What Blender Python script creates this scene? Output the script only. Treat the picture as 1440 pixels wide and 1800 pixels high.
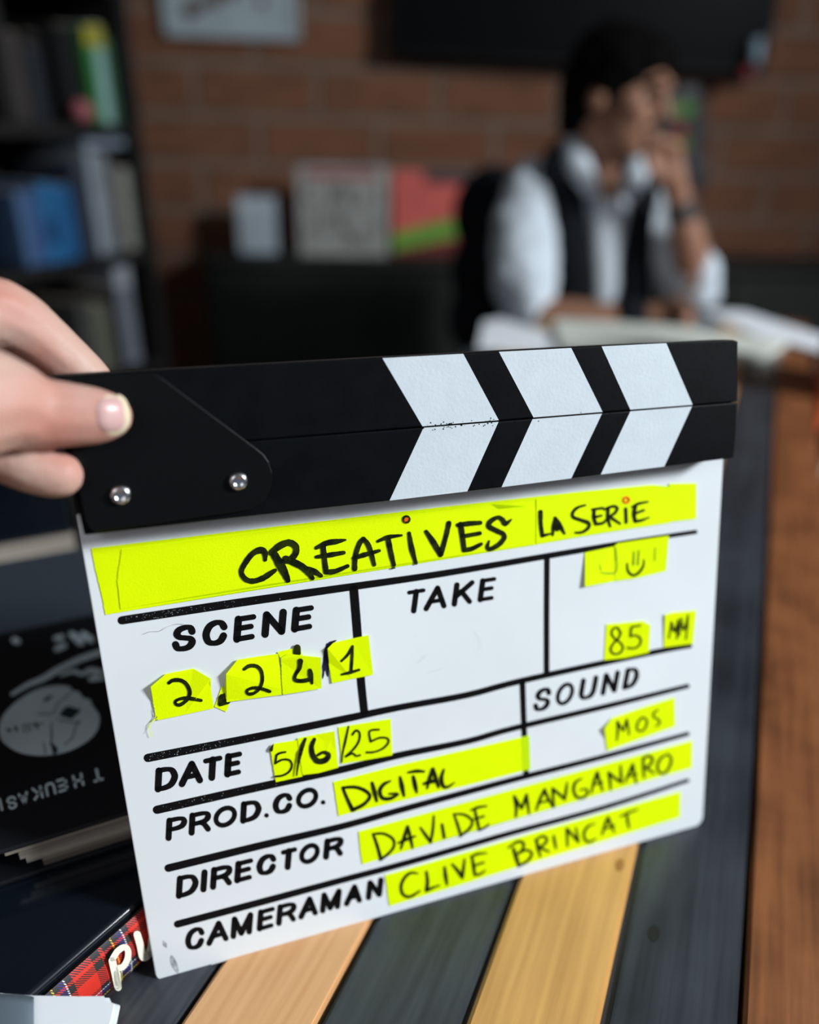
import bpy, bmesh, math, random
from mathutils import Vector, Matrix, noise
from mathutils.bvhtree import BVHTree
random.seed(7)
V = Vector
C = bpy.context.scene.collection
for o in list(bpy.data.objects): bpy.data.objects.remove(o)

# ------------------------------------------------------------------ camera
FPX, PPX, PPY = 1360.0, 720.0, 950.0          # focal length and principal point for a 1440 x 1800 frame
ROLL = 0.028
TH = math.radians(28.183)
CAM = V((0, 0, 1.075))
TZ = 0.75                                     # table top height
FW = V((0, math.cos(TH), -math.sin(TH)))
U0 = V((0, math.sin(TH), math.cos(TH))); R0 = V((1, 0, 0))
CR = R0*math.cos(ROLL) + U0*math.sin(ROLL)
CU = -R0*math.sin(ROLL) + U0*math.cos(ROLL)
cam = bpy.data.cameras.new('camera'); cam_o = bpy.data.objects.new('camera', cam); C.objects.link(cam_o)
m = Matrix.Identity(4)
for i in range(3):
    m[i][0], m[i][1], m[i][2], m[i][3] = CR[i], CU[i], -FW[i], CAM[i]
cam_o.matrix_world = m
cam.sensor_fit = 'VERTICAL'; cam.sensor_height = 30.0; cam.sensor_width = 24.0
cam.lens = FPX/1800*30.0
cam.shift_y = (PPY-900)/1800
cam.clip_start = 0.02; cam.clip_end = 60
cam.dof.use_dof = True; cam.dof.focus_distance = 0.305; cam.dof.aperture_fstop = 2.2
bpy.context.scene.camera = cam_o

# ------------------------------------------------------------------ light, exposure
sc = bpy.context.scene
sc.view_settings.view_transform = 'Standard'; sc.view_settings.look = 'None'
sc.view_settings.gamma = 1; sc.view_settings.use_curve_mapping = False
sc.view_settings.exposure = 0.0
w = bpy.data.worlds.new('world'); sc.world = w; w.use_nodes = True
w.node_tree.nodes['Background'].inputs[0].default_value = (0.62, 0.75, 1, 1)
w.node_tree.nodes['Background'].inputs[1].default_value = 0.16
def area(name, loc, target, sx, sy, power, col):
    l = bpy.data.lights.new(name, 'AREA'); l.shape = 'RECTANGLE'; l.size = sx; l.size_y = sy
    l.energy = power; l.color = col
    o = bpy.data.objects.new(name, l); C.objects.link(o); o.location = loc
    o.rotation_euler = (V(target)-V(loc)).to_track_quat('-Z', 'Y').to_euler()
    return o
area('window_light', (2.84, -0.15, 2.34), (0.4, -0.10, 1.0), 0.62, 0.55, 164, (0.90, 0.96, 1.0))
area('fill_light', (-0.5, -1.6, 2.3), (0.1, 0.8, 0.8), 1.2, 1.0, 10, (0.92, 0.96, 1.0))  # added soft fill from the camera side, not a lamp of the room

# ------------------------------------------------------------------ rays from photo coordinates to points in the room
def ray(x, y): return FW + CR*((x-PPX)/FPX) - CU*((y-PPY)/FPX)
def P(x, y, Y): r = ray(x, y); return CAM + r*(Y/r.y)
def HZ(x, y, z): r = ray(x, y); return CAM + r*((z-CAM.z)/r.z)
def HP(x, y, p0, n): r = ray(x, y); return CAM + r*((p0-CAM).dot(n)/r.dot(n))
BN = V((0.3217, -0.91791, 0.23225)).normalized()       # clapperboard plane
B0 = CAM + V((-0.1034, 0.2019, -0.3255+0.0008))
BR_ = V((0.9438, 0.3305, 0)).normalized(); BU = BN.cross(BR_).normalized()
def B(x, y, off=0.0): return HP(x, y, B0 + BN*off, BN)

# ------------------------------------------------------------------ helpers
def prop(o, label=None, cat=None, group=None, kind=None):
    if label: o['label'] = label
    if cat: o['category'] = cat
    if group: o['group'] = group
    if kind: o['kind'] = kind
    return o
def link(name, me, mat=None, parent=None, smooth=False):
    o = bpy.data.objects.new(name, me); C.objects.link(o)
    if mat is not None:
        for mm in (mat if isinstance(mat, (list, tuple)) else [mat]): me.materials.append(mm)
    if smooth:
        for p in me.polygons: p.use_smooth = True
    if parent is not None: setpar(o, parent)
    return o
WM = {}
def setpar(o, parent):
    pm = WM.get(parent.name, Matrix.Identity(4))
    o.parent = parent; o.matrix_parent_inverse = pm.inverted()
def empty(name, loc, **k):
    o = bpy.data.objects.new(name, None); C.objects.link(o); o.location = loc
    WM[o.name] = Matrix.Translation(V(loc)); o.empty_display_size = 0.05
    return prop(o, **k)
def bm_obj(name, bm, mat, parent=None, smooth=False):
    bmesh.ops.recalc_face_normals(bm, faces=bm.faces[:])
    me = bpy.data.meshes.new(name); bm.to_mesh(me); bm.free()
    return link(name, me, mat, parent, smooth)
def bevel(o, w, seg=2):
    b = o.modifiers.new('bevel', 'BEVEL'); b.width = w; b.segments = seg; b.limit_method = 'ANGLE'; b.angle_limit = 0.6
    return o
def add_prism(bm, top, vec):
    """closed prism: polygon of points 'top' and the same polygon moved by vec"""
    a = [bm.verts.new(p) for p in top]; b = [bm.verts.new(V(p)+V(vec)) for p in top]
    n = len(a)
    bm.faces.new(a); bm.faces.new(b[::-1])
    for i in range(n): bm.faces.new((a[i], b[i], b[(i+1) % n], a[(i+1) % n]))
def prism(name, top, vec, mat, parent=None, bw=0):
    bm = bmesh.new(); add_prism(bm, top, vec)
    bmesh.ops.triangulate(bm, faces=[f for f in bm.faces if len(f.verts) > 4])
    o = bm_obj(name, bm, mat, parent)
    if bw: bevel(o, bw)
    return o
def box_bm(bm, c, ax, ay, az, sx, sy, sz):
    c = V(c); q = []
    for k in (-1, 1):
        for (i, j) in ((-1, -1), (1, -1), (1, 1), (-1, 1)):
            q.append(bm.verts.new(c + ax*(i*sx/2) + ay*(j*sy/2) + az*(k*sz/2)))
    for f in ((0, 3, 2, 1), (4, 5, 6, 7), (0, 1, 5, 4), (1, 2, 6, 5), (2, 3, 7, 6), (3, 0, 4, 7)):
        bm.faces.new([q[i] for i in f])
X_, Y_, Z_ = V((1, 0, 0)), V((0, 1, 0)), V((0, 0, 1))
def box(name, c, s, mat, parent=None, ax=X_, ay=Y_, az=Z_, bw=0):
    bm = bmesh.new(); box_bm(bm, c, ax, ay, az, *s)
    o = bm_obj(name, bm, mat, parent)
    if bw: bevel(o, bw)
    return o
def cyl(name, p0, p1, r0, r1, mat, parent=None, seg=20, smooth=True):
    bm = bmesh.new(); p0 = V(p0); p1 = V(p1); d = (p1-p0).normalized()
    a = d.orthogonal().normalized(); b = d.cross(a)
    A = [bm.verts.new(p0 + (a*math.cos(t)+b*math.sin(t))*r0) for t in [2*math.pi*i/seg for i in range(seg)]]
    Bv = [bm.verts.new(p1 + (a*math.cos(t)+b*math.sin(t))*r1) for t in [2*math.pi*i/seg for i in range(seg)]]
    for i in range(seg): bm.faces.new((A[i], A[(i+1) % seg], Bv[(i+1) % seg], Bv[i]))
    bm.faces.new(A[::-1]); bm.faces.new(Bv)
    o = bm_obj(name, bm, mat, parent)
    for p in o.data.polygons:
        if len(p.vertices) == 4: p.use_smooth = True
    return o
def crom(pts, n=6, closed=False):
    """Catmull-Rom through tuples of any dimension"""
    if len(pts) < 3: return [tuple(p) for p in pts]
    out = []; L = len(pts)
    rng = L if closed else L-1
    for i in range(rng):
        g = lambda k: pts[k % L] if closed else pts[max(0, min(L-1, k))]
        p0, p1, p2, p3 = g(i-1), g(i), g(i+1), g(i+2)
        for s in range(n):
            t = s/n
            out.append(tuple(0.5*((2*b)+(-a+c)*t+(2*a-5*b+4*c-d)*t*t+(-a+3*b-3*c+d)*t*t*t) for a, b, c, d in zip(p0, p1, p2, p3)))
    out.append(tuple(pts[0] if closed else pts[-1]))
    return out

# ------------------------------------------------------------------ materials
def mat(name, col, rough=0.6, spec=0.5, metal=0.0, var=0.0, vscale=8.0, bump=0.0, bscale=60.0, stretch=(1, 1, 1), coat=0.0, sss=0.0, col2=None, rand=False, detail=4.0, coords='Object'):
    m = bpy.data.materials.new(name); m.use_nodes = True
    nt = m.node_tree; N = nt.nodes; L = nt.links; b = N['Principled BSDF']
    b.inputs['Base Color'].default_value = (*col, 1); b.inputs['Roughness'].default_value = rough
    b.inputs['Specular IOR Level'].default_value = spec; b.inputs['Metallic'].default_value = metal
    b.inputs['Coat Weight'].default_value = coat; b.inputs['Coat Roughness'].default_value = 0.12
    if sss:
        b.inputs['Subsurface Weight'].default_value = sss
        b.inputs['Subsurface Radius'].default_value = (1.0, 0.35, 0.2); b.inputs['Subsurface Scale'].default_value = 0.004
    tc = N.new('ShaderNodeTexCoord'); mp = N.new('ShaderNodeMapping'); mp.inputs['Scale'].default_value = stretch
    L.new(tc.outputs[coords], mp.inputs[0])
    if rand:
        oi = N.new('ShaderNodeObjectInfo'); mu = N.new('ShaderNodeMath'); mu.operation = 'MULTIPLY'; mu.inputs[1].default_value = 37
        cx = N.new('ShaderNodeCombineXYZ'); L.new(oi.outputs['Random'], mu.inputs[0])
        for i in range(3): L.new(mu.outputs[0], cx.inputs[i])
        L.new(cx.outputs[0], mp.inputs['Location'])
    if var or col2:
        n = N.new('ShaderNodeTexNoise'); n.inputs['Scale'].default_value = vscale; n.inputs['Detail'].default_value = detail
        L.new(mp.outputs[0], n.inputs['Vector'])
        r = N.new('ShaderNodeValToRGB'); c2 = col2 or tuple(c*(1-var) for c in col)
        r.color_ramp.elements[0].position = 0.38; r.color_ramp.elements[1].position = 0.62
        r.color_ramp.elements[0].color = (*c2, 1); r.color_ramp.elements[1].color = (*col, 1)
        L.new(n.outputs['Fac'], r.inputs[0]); L.new(r.outputs[0], b.inputs['Base Color'])
    if bump:
        n2 = N.new('ShaderNodeTexNoise'); n2.inputs['Scale'].default_value = bscale; n2.inputs['Detail'].default_value = 5
        L.new(mp.outputs[0], n2.inputs['Vector'])
        bp = N.new('ShaderNodeBump'); bp.inputs['Strength'].default_value = bump; bp.inputs['Distance'].default_value = 0.002
        L.new(n2.outputs['Fac'], bp.inputs['Height']); L.new(bp.outputs[0], b.inputs['Normal'])
    return m
def wood(name, c_dark, c_light, rough, coat=0.0, blotch=0.55, bsc=9.0, gscale=1.0):
    """plank wood: grain runs along the object's x axis, rings and knots by distorted noise"""
    m = bpy.data.materials.new(name); m.use_nodes = True
    nt = m.node_tree; N = nt.nodes; L = nt.links; b = N['Principled BSDF']
    tc = N.new('ShaderNodeTexCoord'); oi = N.new('ShaderNodeObjectInfo')
    mu = N.new('ShaderNodeMath'); mu.operation = 'MULTIPLY'; mu.inputs[1].default_value = 23
    cx = N.new('ShaderNodeCombineXYZ'); L.new(oi.outputs['Random'], mu.inputs[0])
    for i in range(3): L.new(mu.outputs[0], cx.inputs[i])
    ad = N.new('ShaderNodeVectorMath'); ad.operation = 'ADD'; L.new(tc.outputs['Object'], ad.inputs[0]); L.new(cx.outputs[0], ad.inputs[1])
    mp = N.new('ShaderNodeMapping'); mp.inputs['Scale'].default_value = (0.5*gscale, 14*gscale, 14*gscale); L.new(ad.outputs[0], mp.inputs[0])
    wv = N.new('ShaderNodeTexNoise'); wv.inputs['Scale'].default_value = 2.0; wv.inputs['Detail'].default_value = 2; L.new(mp.outputs[0], wv.inputs['Vector'])
    mr = N.new('ShaderNodeMath'); mr.operation = 'MULTIPLY'; mr.inputs[1].default_value = 70; L.new(wv.outputs['Fac'], mr.inputs[0])
    sn = N.new('ShaderNodeMath'); sn.operation = 'SINE'; L.new(mr.outputs[0], sn.inputs[0])
    s2 = N.new('ShaderNodeMath'); s2.operation = 'MULTIPLY_ADD'; s2.inputs[1].default_value = 0.5; s2.inputs[2].default_value = 0.5; L.new(sn.outputs[0], s2.inputs[0])
    fi = N.new('ShaderNodeMapping'); fi.inputs['Scale'].default_value = (18, 420, 420); L.new(ad.outputs[0], fi.inputs[0])
    fn = N.new('ShaderNodeTexNoise'); fn.inputs['Scale'].default_value = 1.0; fn.inputs['Detail'].default_value = 5; L.new(fi.outputs[0], fn.inputs['Vector'])
    bl = N.new('ShaderNodeTexNoise'); bl.inputs['Scale'].default_value = bsc; bl.inputs['Detail'].default_value = 3; L.new(ad.outputs[0], bl.inputs['Vector'])
    m1 = N.new('ShaderNodeMath'); m1.operation = 'MULTIPLY_ADD'; m1.inputs[1].default_value = 0.13; L.new(s2.outputs[0], m1.inputs[0]); 
    m0 = N.new('ShaderNodeMath'); m0.operation = 'MULTIPLY'; m0.inputs[1].default_value = 0.35; L.new(fn.outputs['Fac'], m0.inputs[0]); L.new(m0.outputs[0], m1.inputs[2])
    m2 = N.new('ShaderNodeMath'); m2.operation = 'MULTIPLY_ADD'; m2.inputs[1].default_value = blotch; L.new(bl.outputs['Fac'], m2.inputs[0]); L.new(m1.outputs[0], m2.inputs[2])
    r = N.new('ShaderNodeValToRGB'); r.color_ramp.elements[0].position = 0.32; r.color_ramp.elements[1].position = 0.75
    r.color_ramp.elements[0].color = (*c_dark, 1); r.color_ramp.elements[1].color = (*c_light, 1)
    L.new(m2.outputs[0], r.inputs[0]); L.new(r.outputs[0], b.inputs['Base Color'])
    b.inputs['Roughness'].default_value = rough; b.inputs['Coat Weight'].default_value = coat; b.inputs['Coat Roughness'].default_value = 0.2
    bp = N.new('ShaderNodeBump'); bp.inputs['Strength'].default_value = 0.15; bp.inputs['Distance'].default_value = 0.0006
    L.new(m1.outputs[0], bp.inputs['Height']); L.new(bp.outputs[0], b.inputs['Normal'])
    return m
M = {}
M['brick'] = mat('brick_clay', (0.185, 0.082, 0.048), 0.9, 0.2, var=0.25, vscale=3, bump=0.5, bscale=60, rand=True, coords='Generated')
M['mortar'] = mat('mortar', (0.19, 0.145, 0.112), 0.95, 0.1, var=0.2, vscale=10, bump=0.4, bscale=120)
M['plaster'] = mat('plaster', (0.22, 0.21, 0.20), 0.9, 0.2, var=0.05)
M['floor'] = mat('floor_dark', (0.06, 0.05, 0.045), 0.6, 0.3, var=0.3, vscale=3)
M['black_paint'] = mat('black_paint', (0.0035, 0.0042, 0.0055), 0.5, 0.06, var=0.3, vscale=90, bump=0.03, bscale=500)
M['plate'] = mat('black_plate', (0.0035, 0.004, 0.0045), 0.34, 0.18, bump=0.02, bscale=600)
M['white_paint'] = mat('white_stripe_paint', (0.64, 0.71, 0.76), 0.55, 0.3, var=0.04, vscale=120, bump=0.05, bscale=700)
M['slate'] = mat('white_board', (0.79, 0.835, 0.865), 0.42, 0.3, var=0.05, vscale=14)
M['print'] = mat('black_print', (0.005, 0.005, 0.006), 0.55, 0.08)
M['tape'] = mat('neon_tape', (0.80, 1.0, 0.0), 0.6, 0.08, bump=0.07, bscale=1500, col2=(0.76, 0.98, 0.0), vscale=40)
M['tape_over'] = mat('neon_tape_over_bar', (0.55, 0.82, 0.0), 0.55, 0.25)
M['ink'] = mat('marker_ink', (0.006, 0.008, 0.004), 0.55, 0.08, col2=(0.022, 0.032, 0.003), vscale=260)
M['ink_faded'] = mat('faded_ink', (0.22, 0.36, 0.01), 0.6, 0.2)
M['ink_orange'] = mat('orange_ink', (0.9, 0.12, 0.0), 0.6, 0.2)
M['ink_blue'] = mat('blue_black_ink', (0.012, 0.012, 0.04), 0.6, 0.2)
M['smudge'] = mat('grey_smudge', (0.22, 0.24, 0.26), 0.7, 0.2, col2=(0.55, 0.6, 0.63), vscale=300)
M['smudge_light'] = mat('light_smudge', (0.70, 0.75, 0.79), 0.6, 0.2, col2=(0.78, 0.825, 0.855), vscale=120)
M['steel'] = mat('rivet_steel', (0.75, 0.76, 0.78), 0.22, 0.5, metal=1.0)
M['skin'] = mat('hand_skin', (0.54, 0.35, 0.285), 0.5, 0.25, sss=0.15, col2=(0.52, 0.225, 0.175), vscale=28, bump=0.18, bscale=260, detail=2)
M['nail'] = mat('nail', (0.62, 0.38, 0.36), 0.36, 0.4, coat=0.1)
M['nail_tip'] = mat('nail_tip', (0.74, 0.62, 0.44), 0.35, 0.5)
M['man_skin'] = mat('face_skin', (0.30, 0.15, 0.095), 0.55, 0.3, sss=0.1, var=0.15, vscale=14)
M['hair'] = mat('dark_hair', (0.003, 0.0025, 0.0025), 0.8, 0.04, bump=0.6, bscale=120, stretch=(1, 1, 0.2))
M['shirt'] = mat('white_shirt', (0.55, 0.61, 0.67), 0.85, 0.1, bump=0.4, bscale=30)
M['vest'] = mat('black_vest', (0.008, 0.009, 0.012), 0.9, 0.1)
M['trousers'] = mat('dark_trousers', (0.015, 0.016, 0.02), 0.9, 0.1)
M['chair'] = mat('chair_fabric', (0.006, 0.007, 0.010), 0.85, 0.15, bump=0.3, bscale=300)
M['cabinet'] = mat('dark_cabinet', (0.022, 0.023, 0.021), 0.6, 0.25, var=0.2, vscale=5)
M['shelf'] = mat('black_shelf', (0.010, 0.009, 0.009), 0.55, 0.3, var=0.3, vscale=6)
M['tv'] = mat('tv_frame', (0.003, 0.003, 0.0035), 0.45, 0.1)
M['screen'] = mat('tv_screen', (0.003, 0.0035, 0.004), 0.4, 0.03)
M['paper'] = mat('white_paper', (0.84, 0.88, 0.93), 0.8, 0.15, var=0.03)
M['cream'] = mat('cream_paper', (0.66, 0.68, 0.62), 0.8, 0.15, var=0.03)
M['grey_pages'] = mat('page_edges', (0.42, 0.37, 0.31), 0.85, 0.1, var=0.45, vscale=3, stretch=(1, 1, 60), col2=(0.14, 0.12, 0.10))
M['black_cover'] = mat('black_cover', (0.005, 0.008, 0.013), 0.14, 0.5, coat=0.5)
M['matte_cover'] = mat('matte_black_cover', (0.007, 0.008, 0.011), 0.5, 0.35)
M['cover_white'] = mat('cover_white', (0.66, 0.80, 0.86), 0.5, 0.3, var=0.25, vscale=12)
M['cover_line'] = mat('cover_line', (0.02, 0.035, 0.04), 0.6, 0.2)
M['cream_ink'] = mat('cream_lettering', (0.80, 0.78, 0.66), 0.6, 0.2)
M['sheen'] = mat('dull_sleeve', (0.035, 0.045, 0.06), 0.35, 0.5)
M['orange'] = mat('orange_plastic', (0.70, 0.10, 0.03), 0.5, 0.4)
M['metal'] = mat('dark_metal', (0.03, 0.03, 0.03), 0.4, 0.5, metal=0.8)
M['w_black'] = wood('black_stained_wood', (0.010, 0.012, 0.015), (0.045, 0.053, 0.064), 0.36, 0.15, blotch=0.7, bsc=14)
M['w_yellow'] = wood('yellow_varnished_wood', (0.44, 0.22, 0.065), (0.72, 0.405, 0.13), 0.42, 0.15)
M['w_tan'] = wood('tan_varnished_wood', (0.58, 0.29, 0.12), (0.76, 0.45, 0.22), 0.42, 0.15)
M['w_brown'] = wood('brown_stained_wood', (0.075, 0.026, 0.010), (0.27, 0.098, 0.036), 0.4, 0.15, blotch=0.75, bsc=22)
def flat(name, c, r=0.6): 
    if name not in M: M[name] = mat(name, c, r, 0.3, var=0.15, vscale=20)
    return M[name]

# ================================================================== the room
T5 = math.radians(5)
WX = V((math.cos(T5), math.sin(T5), 0)); WN = V((math.sin(T5), -math.cos(T5), 0)); W0 = V((0, 3.0, 0))
def WP(x, y, off=0.0): return HP(x, y, W0 + WN*off, WN)
wall = box('wall_back', W0 - WN*0.05 + WX*0.2 + V((0, 0, 1.35)), (5.4, 0.10, 2.7), M['mortar'], ax=WX, ay=WN)
prop(wall, kind='structure')
zr = WP(400, 203).z; pitch = zr - WP(400, 289).z; bl = 0.405
sref = (WP(456, 245)).dot(WX)
bmesh_b = bmesh.new(); box_bm(bmesh_b, (0, 0, 0), X_, Y_, Z_, bl-0.022, 0.028, pitch-0.022)
bmesh.ops.bevel(bmesh_b, geom=[e for e in bmesh_b.edges], offset=0.004, segments=1, affect='EDGES')
bme = bpy.data.meshes.new('brick'); bmesh.ops.recalc_face_normals(bmesh_b, faces=bmesh_b.faces[:]); bmesh_b.to_mesh(bme); bmesh_b.free()
bme.materials.append(M['brick'])
r_lo = -int((zr-0.09)/pitch)
for r in range(r_lo, 9):
    zc = zr - pitch*0.5 + r*pitch
    if zc+pitch/2 > 2.69 or zc-pitch/2 < 0: continue
    for k in range(-6, 6):
        s = sref + bl*0.5 + k*bl + (bl*0.5 if r % 2 else 0)
        if s < -2.3 or s > 2.6: continue
        o = bpy.data.objects.new('brick', bme); C.objects.link(o)
        p = WX*s + V((0, 0, zc)) + V((0, 3.0 - 0, 0)) - WN*0.008 + WN*random.uniform(-0.0015, 0.0015)
        p = W0 + WX*(s - W0.dot(WX)) + V((0, 0, zc)) - WN*0.008 + WN*random.uniform(-0.002, 0.002)
        o.matrix_world = Matrix.Translation(p) @ Matrix.Rotation(T5, 4, 'Z')
        o.parent = wall
prop(box('floor', (0.3, 0.4, -0.05), (6.0, 6.4, 0.1), M['floor']), kind='structure')
prop(box('ceiling', (0.3, 0.4, 2.76), (6.0, 6.4, 0.1), M['plaster']), kind='structure')
prop(box('wall_left', (-2.45, 0.4, 1.35), (0.1, 6.2, 2.7), M['plaster']), kind='structure')

bm = bmesh.new()
y0, y1, za, zc_ = -0.68, 0.38, 1.58, 2.66
for (ya, yb, z0, z1) in ((-2.7, y0, 0, 2.7), (y1, 3.5, 0, 2.7), (y0, y1, 0, za), (y0, y1, zc_, 2.7)):
    box_bm(bm, (2.72, (ya+yb)/2, (z0+z1)/2), X_, Y_, Z_, 0.20, yb-ya, z1-z0)
prop(bm_obj('wall_right', bm, M['plaster']), kind='structure')  # unseen wall, its window recess shaped to cut light grazing the back wall
bm = bmesh.new()
for (ya, yb, z0, z1) in ((y0, y0+0.03, za, zc_), (y1-0.03, y1, za, zc_), (y0+0.03, y1-0.03, za, za+0.03), (y0+0.03, y1-0.03, zc_-0.03, zc_)):
    box_bm(bm, (2.795, (ya+yb)/2, (z0+z1)/2), X_, Y_, Z_, 0.05, yb-ya, z1-z0)
prop(bm_obj('window_1', bm, flat('window_frame_white', (0.6, 0.6, 0.6))), kind='structure')

# ================================================================== the slatted table
TU = V((0.3872, 0.9220, 0)).normalized(); TV = V((TU.y, -TU.x, 0))
def T(u, v, z=TZ): return V((0, 0, z)) + TU*u + TV*v
table = empty('table', T(0.7, -0.16, 0), label='long table topped with black, honey and brown wooden planks', cat='table')
Vb = [0.1112, 0.0582, 0.0058, -0.0468, -0.1011, -0.1535, -0.206, -0.2585, -0.311, -0.3635, -0.4165]
kinds = ['w_brown', 'w_black', 'w_yellow', 'w_black', 'w_tan', 'w_black', 'w_brown', 'w_black', 'w_yellow', 'w_black']
plabel = {'w_brown': 'brown plank', 'w_black': 'black plank', 'w_yellow': 'honey yellow plank', 'w_tan': 'light tan plank'}
u0, u1 = -0.22, 1.74
for i, k in enumerate(kinds):
    va, vb = Vb[i+1]+0.0011, Vb[i]-0.0011
    c = T((u0+u1)/2, (va+vb)/2, TZ-0.011)
    bm = bmesh.new(); box_bm(bm, (0, 0, 0), X_, Y_, Z_, u1-u0, vb-va, 0.022)
    bmesh.ops.bevel(bm, geom=[e for e in bm.edges], offset=0.0016, segments=2, affect='EDGES')
    o = bm_obj('plank', bm, M[k]); o['label'] = plabel[k]
    ang = math.atan2(TU.y, TU.x)
    o.matrix_world = Matrix.Translation(c) @ Matrix.Rotation(ang, 4, 'Z')
    setpar(o, table)
# small knots sunk into the planks
M['knot'] = mat('wood_knot', (0.012, 0.012, 0.012), 0.45, 0.4)
M['knot_y'] = mat('honey_knot', (0.34, 0.15, 0.04), 0.45, 0.4)
for (x, y, a, b_, mm) in ((1150, 1640, 0.0045, 0.0026, 'knot'), (1090, 1520, 0.004, 0.002, 'knot_y')):
    c = HZ(x, y, TZ+0.0002)
    prism('knot', [c + TU*(a*math.cos(t)) + TV*(b_*math.sin(t)) for t in [i*math.pi/8 for i in range(16)]], (0, 0, -0.0006), M[mm], table)
for v in (0.05, -0.36):
    box('rail', T(0.76, v, TZ-0.047), (1.8, 0.04, 0.048), M['w_black'], table, ax=TU, ay=TV)
for u in (0.0, 0.55, 1.1, 1.62):
    box('crossbar', T(u, -0.155, TZ-0.040), (0.05, 0.36, 0.034), M['w_black'], table, ax=TU, ay=TV)
for u in (-0.12, 1.64):
    for v in (0.06, -0.365):
        box('leg', T(u, v, (TZ-0.022)/2), (0.055, 0.055, TZ-0.022-0.002), M['w_black'], table, ax=TU, ay=TV, bw=0.003)

# ================================================================== the clapperboard
clap = empty('clapperboard', B(275, 1722), label='white clapperboard with striped black sticks and neon yellow tape, propped on the table', cat='clapperboard')
def BO(pts, front, thick, name, mt, parent=clap, bw=0.0006):
    top = [B(p[0], p[1], front) for p in pts]
    return prism(name, top, -BN*thick, M[mt], parent, bw)
slate = BO([(133.5, 905), (1272.5, 800), (1236, 1436), (1233.5, 1444), (1226, 1452), (283, 1722.5), (277, 1720), (273, 1713)], 0.0, 0.003, 'slate', 'slate', bw=0.0004)
slate['label'] = 'white slate panel'
SF = 0.0125
def shiftv(p, q, d):   # helper for the seam
    return (p[0], p[1]+d)
up = BO([(86, 665), (90, 661), (500, 638.5), (672, 628.5), (1057, 608), (1171, 602.5), (1290, 597.5), (1298, 600), (1296, 705.8), (440, 774.2), (117, 800)], SF, 0.0150, 'upper_stick', 'black_paint')
lo = BO([(117, 801.5), (440, 775.8), (1296, 707.4), (1295, 757), (1290, 805), (885, 856.5), (685, 880.5), (440, 907.5), (148.5, 941)], SF, 0.0124, 'lower_stick', 'black_paint')
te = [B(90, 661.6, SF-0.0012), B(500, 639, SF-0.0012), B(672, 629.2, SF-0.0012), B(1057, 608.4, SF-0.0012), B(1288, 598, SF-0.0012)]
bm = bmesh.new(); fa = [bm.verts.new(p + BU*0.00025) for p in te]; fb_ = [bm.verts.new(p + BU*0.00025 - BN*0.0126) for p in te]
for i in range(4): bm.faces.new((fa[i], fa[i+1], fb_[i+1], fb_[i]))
M['lit_top_edge'] = mat('lit_top_edge', (0.035, 0.030, 0.027), 0.6, 0.3, var=0.4, vscale=60)  # lighter brownish tone stands in for light caught on the top face
bm_obj('lit_top_edge', bm, M['lit_top_edge'], up)['label'] = 'brownish top edge, lightened for the light it catches'
def decal(name, polys, off, mt, parent, lab=None):
    bm = bmesh.new()
    for pl in polys: bm.faces.new([bm.verts.new(B(x, y, off)) for x, y in pl])
    for f in bm.faces:
        f.normal_update()
        if f.normal.dot(BN) < 0: f.normal_flip()
    me = bpy.data.meshes.new(name); bm.to_mesh(me); bm.free()
    o = link(name, me, M[mt], parent)
    if lab: o['label'] = lab
    return o
for pl in ([(672.5, 629.6), (814.4, 621.8), (877, 738.6), (742.8, 749.4)], [(877.2, 618.4), (1004.4, 611.6), (1059.5, 724.0), (938.1, 733.8)], [(1057.7, 608.8), (1171.5, 603.2), (1217.8, 711.4), (1108.3, 720.1)]):
    decal('white_stripe', [pl], SF+0.00008, 'white_paint', up, 'white slanted stripe')
for pl in ([(744.6, 752.0), (876.6, 741.5), (821.6, 863.8), (684.9, 880.0)], [(936.3, 736.8), (1058.5, 727.0), (1004.4, 840.9), (881.9, 856.4)], [(1108.3, 723.1), (1216.6, 714.4), (1168, 820.0), (1056.3, 834.2)]):
    decal('white_stripe', [pl], SF+0.00008, 'white_paint', lo, 'white slanted stripe')
# worn flecks along the seam
bm = bmesh.new()
for i in range(60):
    x = random.uniform(760, 870) if i % 4 else random.uniform(690, 1210); y = 775 - (x-440)*0.0794 + random.choice((-1, 1))*random.uniform(1.5, 7 if i % 3 else 3)
    s = random.uniform(0.5, 1.3)
    bm.faces.new([bm.verts.new(B(x+dx*s, y+dy*s, SF+0.00014)) for dx, dy in ((-1, -.7), (.8, -1), (1, .8), (-.7, 1))])
prop(bm_obj('paint_chips', bm, M['black_paint'], up), kind='stuff')
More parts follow.
